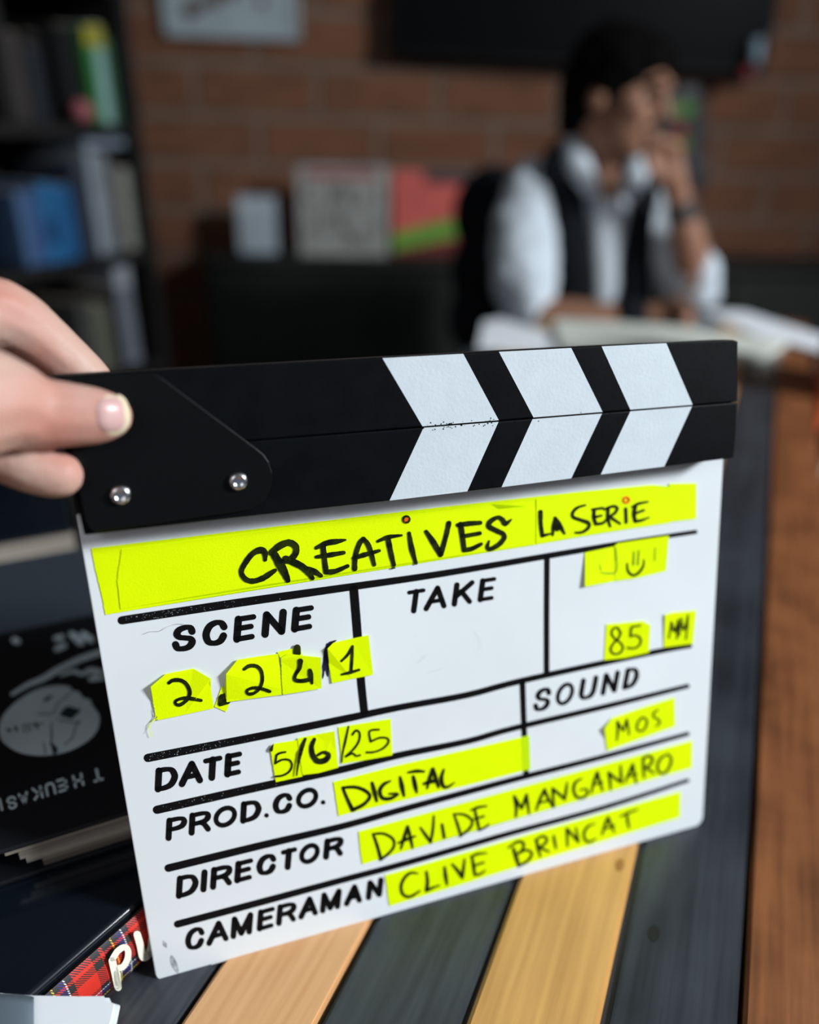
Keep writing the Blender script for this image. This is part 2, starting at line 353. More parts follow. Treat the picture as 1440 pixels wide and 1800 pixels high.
# hinge plate
pl = [(97, 671), (120, 664), (262, 656), (272, 657.5), (281, 662)] + [(281+(452-281)*t, 662+(789-662)*t) for t in (0.25, 0.5, 0.75, 1.0)] + \
     [(464, 799), (473, 812), (478, 828), (479, 843), (475, 862), (467, 878), (455, 889), (440, 896), (415, 901), (300, 917), (172, 935), (163, 934), (156, 928), (150, 916), (140, 870), (118, 770)]
plate = BO(pl, SF+0.0014, 0.0014, 'hinge_plate', 'plate', bw=0.0010)
plate['label'] = 'black rounded hinge plate'
def dome(name, px, py, off, r, h, mt, parent):
    c = B(px, py, off); bm = bmesh.new(); rings = []
    prof = [(1.0, 0), (1.0, 0.35), (0.93, 0.62), (0.75, 0.86), (0.52, 0.98), (0.48, 0.80), (0.25, 0.80)]
    for (rr, hh) in prof:
        rings.append([bm.verts.new(c + (BR_*math.cos(a)+BU*math.sin(a))*r*rr + BN*h*hh) for a in [2*math.pi*i/28 for i in range(28)]])
    for a, b in zip(rings, rings[1:]):
        for i in range(28): bm.faces.new((a[i], a[(i+1) % 28], b[(i+1) % 28], b[i]))
    bm.faces.new(rings[-1])
    return bm_obj(name, bm, M[mt], parent, smooth=True)
dome('rivet', 212, 869.5, SF+0.0014, 0.0035, 0.0022, 'steel', clap)['label'] = 'round silver rivet'
dome('rivet', 418.5, 845.5, SF+0.0014, 0.0034, 0.0022, 'steel', clap)['label'] = 'round silver rivet'

# ---- lettering made of ribbons; coordinates measured on the photograph and laid on the board's plane
def ribbon(bm, pts, w, off, fn=B, smooth=True, wob=0.0, rnd=None):
    """pts: (x, y[, w]) ; w width; round ends"""
    pts = [(p[0], p[1], p[2] if len(p) > 2 else w) for p in pts]
    if smooth and len(pts) > 2: pts = crom(pts, 5)
    n = len(pts)
    if n < 2: return
    Lf = []; Rt = []
    for i, p in enumerate(pts):
        a = pts[max(0, i-1)]; b = pts[min(n-1, i+1)]
        dx, dy = b[0]-a[0], b[1]-a[1]; l = math.hypot(dx, dy) or 1
        nx, ny = -dy/l, dx/l; h = p[2]/2*(1+(random.uniform(-wob, wob) if wob else 0))
        Lf.append((p[0]+nx*h, p[1]+ny*h)); Rt.append((p[0]-nx*h, p[1]-ny*h))
    def arc(c, q, sgn, dirx, diry):
        a0 = math.atan2(q[1]-c[1], q[0]-c[0]); r = math.hypot(q[0]-c[0], q[1]-c[1])
        return [(c[0]+r*math.cos(a0+sgn*math.pi*k/6), c[1]+r*math.sin(a0+sgn*math.pi*k/6)) for k in range(1, 6)]
    mk = lambda q: bm.verts.new(fn(q[0], q[1], off))
    lv = [mk(q) for q in Lf]; rv = [mk(q) for q in Rt]
    for i in range(n-1): bm.faces.new((lv[i], lv[i+1], rv[i+1], rv[i]))
    e0 = [mk(q) for q in arc(pts[0], Lf[0], 1, 0, 0)]; bm.faces.new([rv[0]] + e0[::-1] + [lv[0]])
    e1 = [mk(q) for q in arc(pts[-1], Rt[-1], 1, 0, 0)]; bm.faces.new([lv[-1]] + e1[::-1] + [rv[-1]])
def fix(bm, N=BN):
    for f in bm.faces:
        f.normal_update()
        if f.normal.dot(N) < 0: f.normal_flip()
GL = {
 'S': [[(.93, .76), (.80, .95), (.5, 1.0), (.17, .92), (.06, .73), (.25, .57), (.55, .50), (.85, .42), (.98, .25), (.82, .05), (.5, 0), (.17, .06), (.02, .26)]],
 'C': [[(.97, .73), (.80, .94), (.5, 1.0), (.17, .86), (.02, .5), (.17, .13), (.5, 0), (.82, .06), (.98, .29)]],
 'E': [[(0, 0), (0, 1)], [(0, 1), (1, 1)], [(0, .53), (.88, .53)], [(0, 0), (1, 0)]],
 'N': [[(0, 0), (0, 1)], [(0.02, 1), (.98, 0)], [(1, 0), (1, 1)]],
 'T': [[(0, 1), (1, 1)], [(.5, 1), (.5, 0)]],
 'A': [[(0, 0), (.5, 1)], [(.5, 1), (1, 0)], [(.2, .33), (.8, .33)]],
 'K': [[(0, 0), (0, 1)], [(1, 1), (0.02, .36)], [(.36, .62), (1, 0)]],
 'U': [[(0, 1), (0, .5), (0.03, .22), (.22, .03), (.5, 0), (.78, .03), (.97, .22), (1, .5), (1, 1)]],
 'D': [[(0, 0), (0, 1)], [(0, 1), (.42, 1), (.78, .90), (.98, .62), (.98, .38), (.78, .10), (.42, 0), (0, 0)]],
 'P': [[(0, 0), (0, 1)], [(0, 1), (.55, 1), (.88, .93), (1, .75), (.88, .55), (.55, .47), (0, .47)]],
 'R': [[(0, 0), (0, 1)], [(0, 1), (.55, 1), (.86, .93), (.96, .76), (.86, .57), (.55, .49), (0, .49)], [(.52, .49), (.75, .35), (1, 0)]],
 'I': [[(.5, 0), (.5, 1)]],
 'M': [[(0, 0), (0, 1)], [(0, 1), (.5, .05)], [(.5, .05), (1, 1)], [(1, 1), (1, 0)]],
 'H': [[(0, 0), (0, 1)], [(1, 0), (1, 1)], [(0, .5), (1, .5)]],
 'O': None, '.': [[(.3, .0), (.7, .0)]],
}
def word(bm, p0, p1, c0, c1, glyphs, w, off, fn=B):
    """p0,p1 baseline ends; c0,c1 cap vectors at the ends; glyphs (char, xa, xb)"""
    for ch, a, b in glyphs:
        a += w/2; b -= w/2
        def pt(gx, gy):
            x = a + (b-a)*gx; t = (x-p0[0])/(p1[0]-p0[0]); y = p0[1]+(p1[1]-p0[1])*t
            cx = c0[0]+(c1[0]-c0[0])*t; cy = c0[1]+(c1[1]-c0[1])*t
            m_ = w/2/abs(cy); g = m_ + gy*(1-2*m_)
            return (x+cx*g, y+cy*g)
        if ch == 'O':
            pts = [pt(.5+.5*math.cos(t), .5+.5*math.sin(t)) for t in [2*math.pi*i/20 for i in range(21)]]
            ribbon(bm, pts, w, off, fn, smooth=False)
        else:
            for st in GL[ch]:
                q = [pt(*z) for z in st]
                if len(q) > 3: q = crom(q, 5)
                o_ = []
                for i in range(len(q)):
                    a_, b_ = q[max(0, i-1)], q[min(len(q)-1, i+1)]; l = math.hypot(b_[0]-a_[0], b_[1]-a_[1]) or 1
                    o_.append((*q[i][:2], w*(0.86+0.38*abs(b_[1]-a_[1])/l)))
                ribbon(bm, o_, w, off, fn, smooth=False)
PO = 0.00010
def word_part(name, lab, parent, *a, off=PO, mt='print', **k):
    bm = bmesh.new(); word(bm, *a, off, **k); fix(bm)
    me = bpy.data.meshes.new(name); bm.to_mesh(me); bm.free()
    o = link(name, me, M[mt], parent); o['label'] = lab; return o
word_part('printed_word', 'printed word SCENE', slate, (302, 1149), (549, 1105.5), (3, -48), (4, -43), [('S', 302, 343), ('C', 355, 398), ('E', 411, 448), ('N', 460.5, 500), ('E', 512.5, 549)], 10.5)
word_part('printed_word', 'printed word TAKE', slate, (710, 1080.5), (869, 1054), (5.7, -42), (5.7, -41), [('T', 710.5, 743.5), ('A', 745, 784), ('K', 794.5, 829), ('E', 840, 868)], 7.8)
word_part('printed_word', 'printed word SOUND', slate, (936, 1254), (1120, 1206.5), (7, -42), (7.5, -37), [('S', 936, 965), ('O', 974, 1006), ('U', 1016, 1045), ('N', 1056, 1083), ('D', 1094, 1119)], 7.0)
word_part('printed_word', 'printed word DATE', slate, (273, 1393), (425, 1360.5), (2, -42), (2.5, -41), [('D', 273, 311), ('A', 315, 356), ('T', 355, 389.5), ('E', 395, 424)], 9.6)
word_part('printed_word', 'printed word PROD.CO.', slate, (292, 1478.5), (571, 1414), (2, -39.5), (2, -36.5), [('P', 292, 327), ('R', 332.5, 370), ('O', 374.5, 416), ('D', 423, 458), ('.', 464, 473), ('C', 479, 513), ('O', 519.5, 559), ('.', 564, 572)], 8.6)
word_part('printed_word', 'printed word DIRECTOR', slate, (310, 1580.5), (602, 1503), (2.5, -39.5), (3.5, -36), [('D', 310, 347), ('I', 350, 365), ('R', 370, 407), ('E', 412.5, 443), ('C', 450, 484), ('T', 491, 520), ('O', 524.5, 561), ('R', 568.5, 602)], 8.8)
word_part('printed_word', 'printed word CAMERAMAN', slate, (325, 1674.5), (671, 1575), (2.5, -40), (4, -33.5), [('C', 325, 358), ('A', 363.5, 401), ('M', 406, 442), ('E', 452, 481), ('R', 486, 519.5), ('A', 525, 558), ('M', 563, 597), ('A', 605, 635.5), ('N', 643.5, 670.5)], 8.2)
bars = [
 [(214, 1090.5, 14), (420, 1059.5, 14), (600, 1034, 12.5), (780, 1008, 11), (1020, 967.5, 9.5), (1120, 950.5, 8), (1223, 935, 7)],
 [(260, 1332.3, 14), (460, 1293.5, 13), (600, 1265, 12.5), (700, 1244, 11), (820, 1222, 10.5), (920, 1196, 10), (1142, 1148, 9), (1213, 1135, 8)],
 [(276, 1423.5, 14), (460, 1382.5, 13.5), (600, 1353, 12), (700, 1328, 11), (820, 1303.5, 10), (900, 1281, 9.5), (1060, 1243, 9), (1209, 1206, 7.5)],
 [(296, 1526, 13), (460, 1486, 12.5), (600, 1453, 11), (700, 1425, 10.5), (820, 1392.5, 10), (920, 1366, 9.5), (1060, 1330.5, 8.5), (1209, 1290, 7)],
 [(312, 1624.5, 12), (460, 1585.5, 11.5), (600, 1547.5, 10.5), (700, 1521, 10), (820, 1487, 9.5), (900, 1464, 9), (1060, 1420, 8), (1209, 1372, 6.5)],
 [(622, 1036, 15), (628, 1110, 15), (634, 1190, 14), (640.5, 1252, 13.5)],
 [(961.7, 980, 9.5), (961, 1080, 9.5), (961, 1186, 9.5)],
 [(918.5, 1200, 10), (921, 1270, 9.5), (925, 1364, 9.5)]]
for b in bars:
    bm = bmesh.new(); ribbon(bm, [(x, y, w_*1.06) for x, y, w_ in b], 10, 0.00006, smooth=True); fix(bm)
    me = bpy.data.meshes.new('printed_line'); bm.to_mesh(me); bm.free(); link('printed_line', me, M['print'], slate)
# worn white flecks in the printed bars on the left
bm = bmesh.new()
for i in range(150):
    b = random.choice([0, 0, 1, 1, 2]); x = 215 + abs(random.gauss(0, 110)) + (0, 45, 60)[b]
    pts = bars[b]
    for p, q in zip(pts, pts[1:]):
        if p[0] <= x <= q[0]:
            y = p[1]+(q[1]-p[1])*(x-p[0])/(q[0]-p[0]) + random.uniform(-5, 5); s = random.uniform(0.3, 0.6)
            bm.faces.new([bm.verts.new(B(x+dx*s, y+dy*s, 0.00013)) for dx, dy in ((-1, -1), (1, -.8), (1, 1), (-.8, 1))])
fix(bm); me = bpy.data.meshes.new('worn_flecks'); bm.to_mesh(me); bm.free(); prop(link('worn_flecks', me, M['smudge'], slate), kind='stuff')
# smudges
c1, c2, c3, c4, c5, c6, c7, c8 = (140, 820), (420, 820), (660, 820), (920, 820), (240, 1250), (460, 1220), (700, 1200), (900, 1160)
def strokes(name, sl, w, off, mt, parent, o=(0, 0), sc_=4.0, lab=None, wob=0.06, smooth=True):
    bm = bmesh.new(); fn_ = B
    if parent.name.startswith('tape'):
        tr = BVHTree.FromPolygons([v.co.copy() for v in parent.data.vertices], [tuple(p.vertices) for p in parent.data.polygons])
        def fn_(x, y, off_, tr=tr):
            d = (B(x, y, 0)-CAM).normalized(); hit = tr.ray_cast(CAM, d)
            return hit[0] - d*0.00025 if hit[0] is not None else B(x, y, off)
    for s in sl:
        ww = w
        if isinstance(s, dict): ww = s['w']; s = s['p']
        pts = [(o[0]+p[0]/sc_, o[1]+p[1]/sc_) + ((p[2]/sc_,) if len(p) > 2 else ()) for p in s]
        k_ = ({c2: 1.08, c3: 1.25, c4: 1.30}.get(o, 1.34) if parent.name.startswith('tape_strip') else 1.15) if name == 'handwriting' else 1.0
        ribbon(bm, [(p[0], p[1]) + ((p[2]*k_,) if len(p) > 2 else ()) for p in pts], ww/sc_*k_, off, fn=fn_, wob=wob, smooth=smooth)
    fix(bm); me = bpy.data.meshes.new(name); bm.to_mesh(me); bm.free()
    ob = link(name, me, M[mt], parent)
    if lab: ob['label'] = lab
    return ob
strokes('smudge', [[(190, 1615, 6), (200, 1640, 26), (212, 1662, 4)], [(248, 1725, 18), (262, 1770, 40), (285, 1822, 26), (292, 1840, 5)]], 20, 0.00012, 'smudge', slate, (240, 1250), lab='grey smudge near the corner')
strokes('smudge', [[(345, 1455, 6), (420, 1435, 16), (500, 1415, 5)], [(275, 1185, 4), (285, 1192, 8)], [(300, 1380, 10), (340, 1340, 22), (380, 1310, 8)], [(690, 1150, 6), (740, 1250, 22), (700, 1330, 8)]], 10, 0.00004, 'smudge_light', slate, (660, 820), lab='faint rubbed smudge')
for f_ in ([(445, 1180), (500, 1160), (560, 1158), (610, 1130), (680, 1108), (730, 1110)], [(455, 1880, 2), (500, 1800), (540, 1750)]):
    strokes('loose_fibre', [f_], 3.0, 0.0003, 'smudge', slate, (140, 820), lab='stray grey fibre')

# ---- neon tape pieces
def tape(name, pts, off, thick, lab, mt='tape', lifts=None, o=(0, 0), sc_=4.0, parent=slate, jag=()):
    q = [(o[0]+x/sc_, o[1]+y/sc_) for x, y in pts]
    out = []; lf = []
    for i, p in enumerate(q):
        out.append(p); lf.append((lifts or {}).get(i, 0))
        nx = q[(i+1) % len(q)]; l = math.hypot(nx[0]-p[0], nx[1]-p[1])
        if i in jag:                                  # frayed torn edge
            n = int(l/2.2)
            for k in range(1, n):
                t = k/n; d = random.uniform(-0.7, 0.7)
                out.append((p[0]+(nx[0]-p[0])*t + d, p[1]+(nx[1]-p[1])*t + d*0.3)); lf.append(0)
    bm = bmesh.new()
    top = [bm.verts.new(B(x, y, off+l*0.001)) for (x, y), l in zip(out, lf)]
    bot = [bm.verts.new(v.co - BN*thick) for v in top]
    n = len(top); bm.faces.new(top); bm.faces.new(bot[::-1])
    for i in range(n): bm.faces.new((top[i], bot[i], bot[(i+1) % n], top[(i+1) % n]))
    bmesh.ops.triangulate(bm, faces=[f for f in bm.faces if len(f.verts) > 4], ngon_method='EAR_CLIP')
    ob = bm_obj(name, bm, M[mt], parent); ob['label'] = lab
    return ob
c1, c2, c3, c4, c5, c6, c7, c8 = (140, 820), (420, 820), (660, 820), (920, 820), (240, 1250), (460, 1220), (700, 1200), (900, 1160)
t = tape('tape_strip', [(160.5, 964), (330, 945), (500, 924), (780, 891), (1020, 864.5), (1145, 852.5), (1180, 855), (1180, 917), (1020, 944), (938, 958.5), (780, 983), (420, 1041), (300, 1061), (185.5, 1081), (179, 1047), (166, 994)], 0.00025, 0.00022, 'long neon yellow tape across the top', o=(0, 0), sc_=1, jag=(13, 14, 15))
tape('tape_strip', [(1177, 850.5), (1224.5, 849.5), (1224.5, 912), (1176, 918)], 0.00048, 0.0002, 'short end of neon yellow tape at the top right', o=(0, 0), sc_=1)
t1 = tape('tape_strip', [(214, 966), (500, 929), (780, 896.5), (862, 886), (876, 896), (930, 890), (941, 897), (941, 957), (780, 980), (420, 1035), (212, 1071), (206, 1020)], 0.00050, 0.0002, 'neon yellow tape written CREATIVES', o=(0, 0), sc_=1, jag=(10, 11))
t2 = tape('tape_strip', [(943, 878), (1020, 868), (1148, 853.5), (1166, 858), (1180, 856), (1178, 919), (1020, 943), (943, 956)], 0.00050, 0.0002, 'neon yellow tape written LA SERIE', o=(0, 0), sc_=1)
IO = 0.0006
strokes('handwriting', [
  [(185, 655, 26), (182, 605, 40), (150, 588, 44), (95, 615, 38), (45, 680, 36), (18, 740, 34), (45, 790, 34), (100, 806, 36), (170, 785, 38), (222, 752, 36), (255, 730, 26)],
  [(238, 600, 46), (285, 680, 56), (318, 740, 54), (345, 800, 34)],
  [(228, 606, 40), (285, 560, 44), (350, 535, 44), (398, 560, 44), (400, 610, 40), (360, 655, 40), (312, 668, 34)],
  [(330, 650, 44), (430, 695, 46), (480, 735, 44), (518, 785, 30)], [(470, 715, 30), (530, 738, 40), (578, 768, 26)],
  [(545, 572, 24), (620, 538, 38), (690, 527, 34), (750, 516, 14)], [(592, 560, 38), (602, 650, 36), (614, 740, 36)], [(545, 636, 22), (640, 622, 34), (738, 606, 26)], [(612, 742, 34), (680, 736, 34), (765, 700, 26)],
  [(815, 718, 34), (820, 630, 34), (850, 540, 34), (880, 510, 30)], [(875, 508, 30), (915, 560, 34), (952, 690, 28)], [(806, 645, 24), (880, 622, 34), (988, 592, 22)],
  [(978, 526, 20), (1050, 497, 30), (1145, 484, 16)], [(1048, 500, 34), (1068, 600, 36), (1090, 692, 28)], [(1076, 716, 10), (1096, 714, 10)],
  [(1198, 470, 24), (1215, 570, 36), (1245, 678, 26)]], 34, IO, 'ink', t1, c2, lab='black marker letters CREATI')
strokes('handwriting', [
  [(358, 458, 22), (410, 535, 34), (458, 620, 30)], [(518, 398, 28), (500, 480, 28), (462, 618, 28)],
  [(600, 405, 30), (614, 500, 32), (625, 588, 28)], [(582, 412, 24), (650, 402, 30), (738, 396, 24)], [(612, 492, 24), (735, 470, 26)], [(622, 588, 26), (680, 578, 28), (745, 545, 20)],
  [(958, 372, 8), (915, 402, 30), (895, 375, 28), (862, 358, 24), (812, 385, 28), (798, 420, 30), (850, 450, 30), (900, 475, 28), (905, 505, 28), (870, 548, 28), (812, 580, 26), (788, 568, 24), (800, 525, 12)]], 28, IO, 'ink', t1, c3, lab='black marker letters VES')
def ring(name, x, y, r, w, off, mt, parent, lab): return strokes(name, [[(x+r*math.cos(a), y+r*math.sin(a)) for a in [2*math.pi*i/14 for i in range(15)]]], w, off, mt, parent, c2 if x > 1000 else c4, lab=lab)
ring('handwriting', 1178, 372, 22, 15, IO, 'ink', t1, 'black ring dotting the letter I')
strokes('handwriting', [[(1168, 380), (1185, 366)]], 20, IO-0.00003, 'ink_orange', t1, c2, lab='orange spot inside the ring')
strokes('handwriting', [
  [(123, 320, 24), (124, 400, 22), (135, 485, 22)], [(135, 487, 20), (190, 474, 12)],
  [(208, 482, 14), (215, 420, 22), (228, 365, 18)], [(225, 362, 18), (255, 410, 26), (290, 470, 14)], [(212, 430, 18), (262, 425, 26)], [(228, 398, 22), (240, 440, 26)],
  [(438, 272, 10), (385, 288, 16), (352, 320, 17), (352, 355, 18), (410, 378, 20), (460, 398, 22), (458, 432, 18), (415, 462, 16), (368, 465, 12)],
  [(500, 310, 18), (498, 360, 20), (512, 405, 18)], [(488, 302, 14), (560, 292, 14)], [(500, 358, 16), (552, 345, 12)], [(510, 405, 18), (560, 398, 16), (588, 370, 10)],
  [(598, 292, 18), (596, 360, 20), (612, 420, 14)], [(570, 302, 12), (630, 280, 16), (662, 292, 16), (645, 328, 16), (600, 355, 14)], [(608, 352, 18), (682, 402, 12)],
  [(722, 298, 18), (725, 392, 18)],
  [(792, 272, 18), (780, 330, 22), (788, 385, 18)], [(768, 285, 12), (810, 262, 16), (878, 248, 10)], [(785, 332, 14), (848, 308, 14)], [(788, 386, 18), (835, 378, 16), (885, 358, 8)]], 16, IO, 'ink', t2, c4, lab='black marker words LA SERIE')
ring('handwriting', 725, 236, 19, 12, IO, 'ink_orange', t2, 'orange ring dotting the letter I')
# upper right faded piece
ta = tape('tape_piece', [(435, 605), (640, 562), (655, 690), (650, 806), (435, 846)], 0.0003, 0.0002, 'left half of the faded neon tape piece', o=c4, lifts={4: 1.2})
tb = tape('tape_piece', [(640, 560), (665, 540), (1025, 487), (1005, 735), (780, 790), (648, 806)], 0.0005, 0.0002, 'right half of the faded neon tape piece', o=c4, lifts={2: 0.6})
strokes('handwriting', [[(650, 570, 6), (656, 650, 9), (652, 738, 9), (600, 752, 9), (545, 746, 5)], [(538, 690, 4), (548, 730, 5)]], 9, 0.00065, 'ink_faded', ta, c4, lab='faded marker stroke')
strokes('handwriting', [[(732, 680, 8), (738, 735, 14), (775, 765, 16), (815, 745, 16), (845, 700, 12), (850, 655, 6)]], 14, 0.00065, 'ink', tb, c4, lab='curved marker stroke')
strokes('handwriting', [[(780, 600, 8), (776, 690, 12)], [(815, 590, 6), (808, 690, 10)], [(930, 570, 4), (925, 660, 5)]], 9, 0.00064, 'ink_faded', tb, c4, lab='faded marker strokes')
t = tape('tape_piece', [(585, 1110), (725, 1098), (838, 1086), (895, 1116), (885, 1308), (720, 1345), (570, 1362)], 0.0003, 0.0002, 'neon tape piece written 85', o=c4, lifts={2: 0.5, 3: 0.9})
strokes('handwriting', [[(682, 1165), (665, 1135), (635, 1140), (622, 1175), (645, 1210), (685, 1240), (702, 1275), (680, 1312), (640, 1318), (615, 1290), (635, 1245), (672, 1205), (688, 1165)]], 13, 0.0007, 'ink', t, c4, lab='marker digit 8')
strokes('handwriting', [[(822, 1118), (790, 1124), (762, 1135), (756, 1195)], [(756, 1195), (785, 1188), (818, 1200), (828, 1235), (805, 1268), (770, 1280), (735, 1275)]], 12, 0.0018, 'ink', t, c4, lab='marker digit 5')
t = tape('tape_piece', [(1000, 1042), (1050, 1028), (1217, 1012), (1195, 1245), (990, 1272)], 0.0003, 0.0002, 'neon tape piece written MM', o=c4, lifts={0: 0.6})
strokes('handwriting', [[(1025, 1205), (1035, 1150), (1045, 1092)], [(1045, 1092), (1055, 1130), (1066, 1165)], [(1066, 1165), (1080, 1120), (1090, 1078)], [(1090, 1078), (1088, 1140), (1080, 1212)], [(1098, 1190), (1105, 1120), (1112, 1065)], [(1112, 1065), (1120, 1110), (1130, 1155)], [(1130, 1155), (1148, 1100), (1160, 1045)], [(1160, 1045), (1156, 1130), (1145, 1215)], [(1040, 1150), (1160, 1130)]], 10, 0.0012, 'ink', t, c4, lab='marker letters MM')
# scene number
t = tape('tape_piece', [(500, 1550), (605, 1460), (800, 1422), (920, 1492), (925, 1600), (945, 1700), (740, 1745), (548, 1785), (520, 1680)], 0.0006, 0.00022, 'neon tape piece with the first digit 2', o=c1, lifts={0: 1.6, 1: 0.3, 3: 0.8}, jag=(7, 8, 3))
strokes('handwriting', [[(628, 1522, 20), (660, 1503, 24), (715, 1505, 24), (755, 1535, 24), (775, 1590, 24), (755, 1640, 22), (710, 1675, 22), (680, 1672, 20), (675, 1650, 18), (715, 1632, 20), (770, 1630, 24), (855, 1645, 18)]], 22, 0.0024, 'ink', t, c1, lab='marker digit 2')
strokes('loose_thread', [[(528, 1700), (535, 1760), (505, 1800), (490, 1830), (500, 1880), (508, 1900)], [(535, 1740), (550, 1765), (520, 1790)]], 5, 0.0009, 'tape', t, c1, lab='frayed yellow thread')
t = tape('tape_piece', [(1000, 1545), (1048, 1580), (1050, 1680), (1030, 1726), (950, 1690)], 0.0003, 0.0002, 'small neon tape piece with a black dot', o=c1)
strokes('handwriting', [[(982, 1670, 18), (1005, 1635, 56), (1030, 1612, 40)], [(990, 1672, 26), (1040, 1650, 40)]], 40, 0.00045, 'ink', t, c1, lab='black marker dot')
t = tape('tape_piece', [(1030, 1460), (1110, 1360), (1250, 1338), (1395, 1318), (1415, 1450), (1428, 1605), (1230, 1630), (1035, 1657), (1020, 1560)], 0.0008, 0.00022, 'neon tape piece with the second digit 2', o=c1, lifts={0: 1.4, 1: 0.4}, jag=(4, 3, 7, 8))
strokes('handwriting', [[(1158, 1425, 20), (1195, 1402, 24), (1245, 1405, 24), (1278, 1440, 22), (1285, 1505, 22), (1265, 1560, 20), (1225, 1595, 20), (1185, 1598, 20), (1178, 1575, 18), (1215, 1558, 20), (1270, 1560, 22), (1338, 1582, 20)]], 22, 0.0024, 'ink', t, c1, lab='marker digit 2')
t = tape('tape_piece', [(272, 1305), (425, 1270), (445, 1330), (330, 1345), (290, 1345)], 0.0005, 0.0002, 'torn neon tape scrap behind the digit 4', o=c2, jag=(1,))
strokes('handwriting', [[(410, 1275), (408, 1312)]], 46, 0.0008, 'ink', t, c2, lab='black marker patch')
t = tape('tape_piece', [(298, 1345), (345, 1318), (450, 1332), (576, 1344), (582, 1560), (440, 1585), (310, 1605), (300, 1480)], 0.0011, 0.00022, 'neon tape piece with the digit 4', o=c2, lifts={2: 0.8, 3: 1.0}, jag=(4, 6, 7))
strokes('handwriting', [[(432, 1370, 34), (425, 1420, 26), (398, 1465, 22), (395, 1500, 24), (440, 1508, 26), (490, 1500, 26)], [(500, 1435, 26), (505, 1470, 34), (515, 1525, 16)]], 26, 0.0026, 'ink', t, c2, lab='marker digit 4')
strokes('ink_scribble', [[(622, 1250, 20), (608, 1350, 34), (590, 1490, 6)], [(685, 1222, 6), (640, 1255, 34), (618, 1350, 50), (625, 1475, 8)], [(650, 1240, 10), (680, 1225, 4)]], 26, 0.00016, 'ink_blue', slate, c2, lab='dark blue ink scribble', wob=0.25)
t = tape('tape_piece', [(625, 1280), (665, 1240), (790, 1212), (912, 1187), (945, 1465), (800, 1493), (655, 1525), (635, 1400)], 0.0007, 0.00022, 'neon tape piece with the digit 1', o=c2, lifts={0: 1.0, 1: 0.5, 3: 0.3}, jag=(6, 7))
strokes('handwriting', [[(722, 1368, 14), (765, 1325, 18), (800, 1265, 16)], [(800, 1265, 16), (795, 1360, 20), (788, 1450, 20)], [(725, 1462, 14), (785, 1448, 20), (845, 1430, 16)]], 18, 0.0018, 'ink', t, c2, lab='marker digit 1')
# date
t = tape('tape_piece', [(60, 375), (92, 350), (170, 337), (252, 325), (270, 450), (287, 580), (190, 600), (100, 620)], 0.0005, 0.00022, 'neon tape piece written 5', o=c6, jag=(7,))
strokes('handwriting', [[(168, 408, 12), (130, 415, 14), (105, 430, 14)], [(105, 430), (96, 488)], [(96, 488), (145, 462), (195, 465), (214, 500), (195, 545), (150, 572), (95, 580)], {'w': 18, 'p': [(80, 358, 8), (66, 392, 24)]}], 13, 0.0009, 'ink', t, c6, lab='marker digit 5')
t = tape('tape_piece', [(254, 312), (380, 286), (512, 262), (526, 390), (540, 517), (400, 556), (288, 570), (270, 440)], 0.0007, 0.00022, 'neon tape piece written 6 with a slash', o=c6, lifts={2: 0.5}, jag=(6, 7))
strokes('handwriting', [[(308, 315, 16), (285, 370, 26), (268, 440, 20), (252, 520, 14), (246, 572, 10)], [(372, 318, 22), (352, 370, 30), (360, 430, 34), (395, 472, 36), (448, 465, 36), (472, 428, 30), (435, 410, 20), (395, 430, 16)]], 28, 0.0013, 'ink', t, c6, lab='marker slash and digit 6')
t = tape('tape_piece', [(538, 235), (720, 205), (908, 175), (915, 300), (920, 430), (740, 463), (560, 492), (552, 360)], 0.0003, 0.0002, 'neon tape piece written 25', o=c6, jag=(6, 7))
strokes('handwriting', [[(612, 228, 10), (590, 330, 14), (572, 410, 10), (565, 478, 8)], [(640, 285), (665, 256), (690, 275), (685, 330), (650, 385), (592, 440)], [(592, 440), (640, 418), (665, 435), (692, 430)], [(825, 250), (760, 262), (768, 335)], [(768, 335), (830, 308), (885, 312), (890, 345), (850, 385), (790, 408), (740, 410)]], 13, 0.00045, 'ink', t, c6, lab='marker slash and number 25')
# company, director, cameraman and sound tapes
t = tape('tape_strip', [(586, 1375), (700, 1345.5), (820, 1319), (931, 1293), (933, 1352), (820, 1381), (700, 1408.5), (595.5, 1434.5), (590, 1400)], 0.0003, 0.0002, 'neon tape written DIGITAL', o=(0, 0), sc_=1, jag=(7, 8))
decal('tape_over_line', [[(917, 1297), (931, 1293.6), (932.5, 1351.5), (919.5, 1355)]], 0.00036, 'tape_over', t, 'darker end of the tape where a black line shows through')
strokes('handwriting', [[(572, 660, 14), (600, 730, 18), (640, 815, 22)], [(572, 658, 14), (660, 655, 18), (730, 680, 18), (762, 720, 18), (720, 775, 18), (640, 815, 22)], [(778, 625, 16), (795, 690, 24), (810, 752, 14)],
  [(905, 612, 10), (860, 635, 18), (832, 680, 20), (850, 730, 20), (905, 735, 20), (958, 705, 16)], [(950, 700, 14), (900, 702, 12)], [(975, 585, 14), (988, 650, 24), (1002, 715, 14)], [(1030, 552, 10), (1090, 542, 20), (1142, 545, 12)], [(1068, 580, 16), (1080, 640, 24), (1092, 692, 12)],
  [(1165, 662, 12), (1180, 600, 20), (1205, 528, 20)], [(1205, 528, 20), (1225, 590, 22), (1245, 655, 14)], [(1142, 632, 14), (1190, 615, 26), (1230, 612, 20)], [(1282, 532, 12), (1265, 590, 22), (1275, 642, 22), (1305, 655, 16), (1358, 622, 6)]], 18, 0.00045, 'ink', t, c6, lab='marker word DIGITAL')
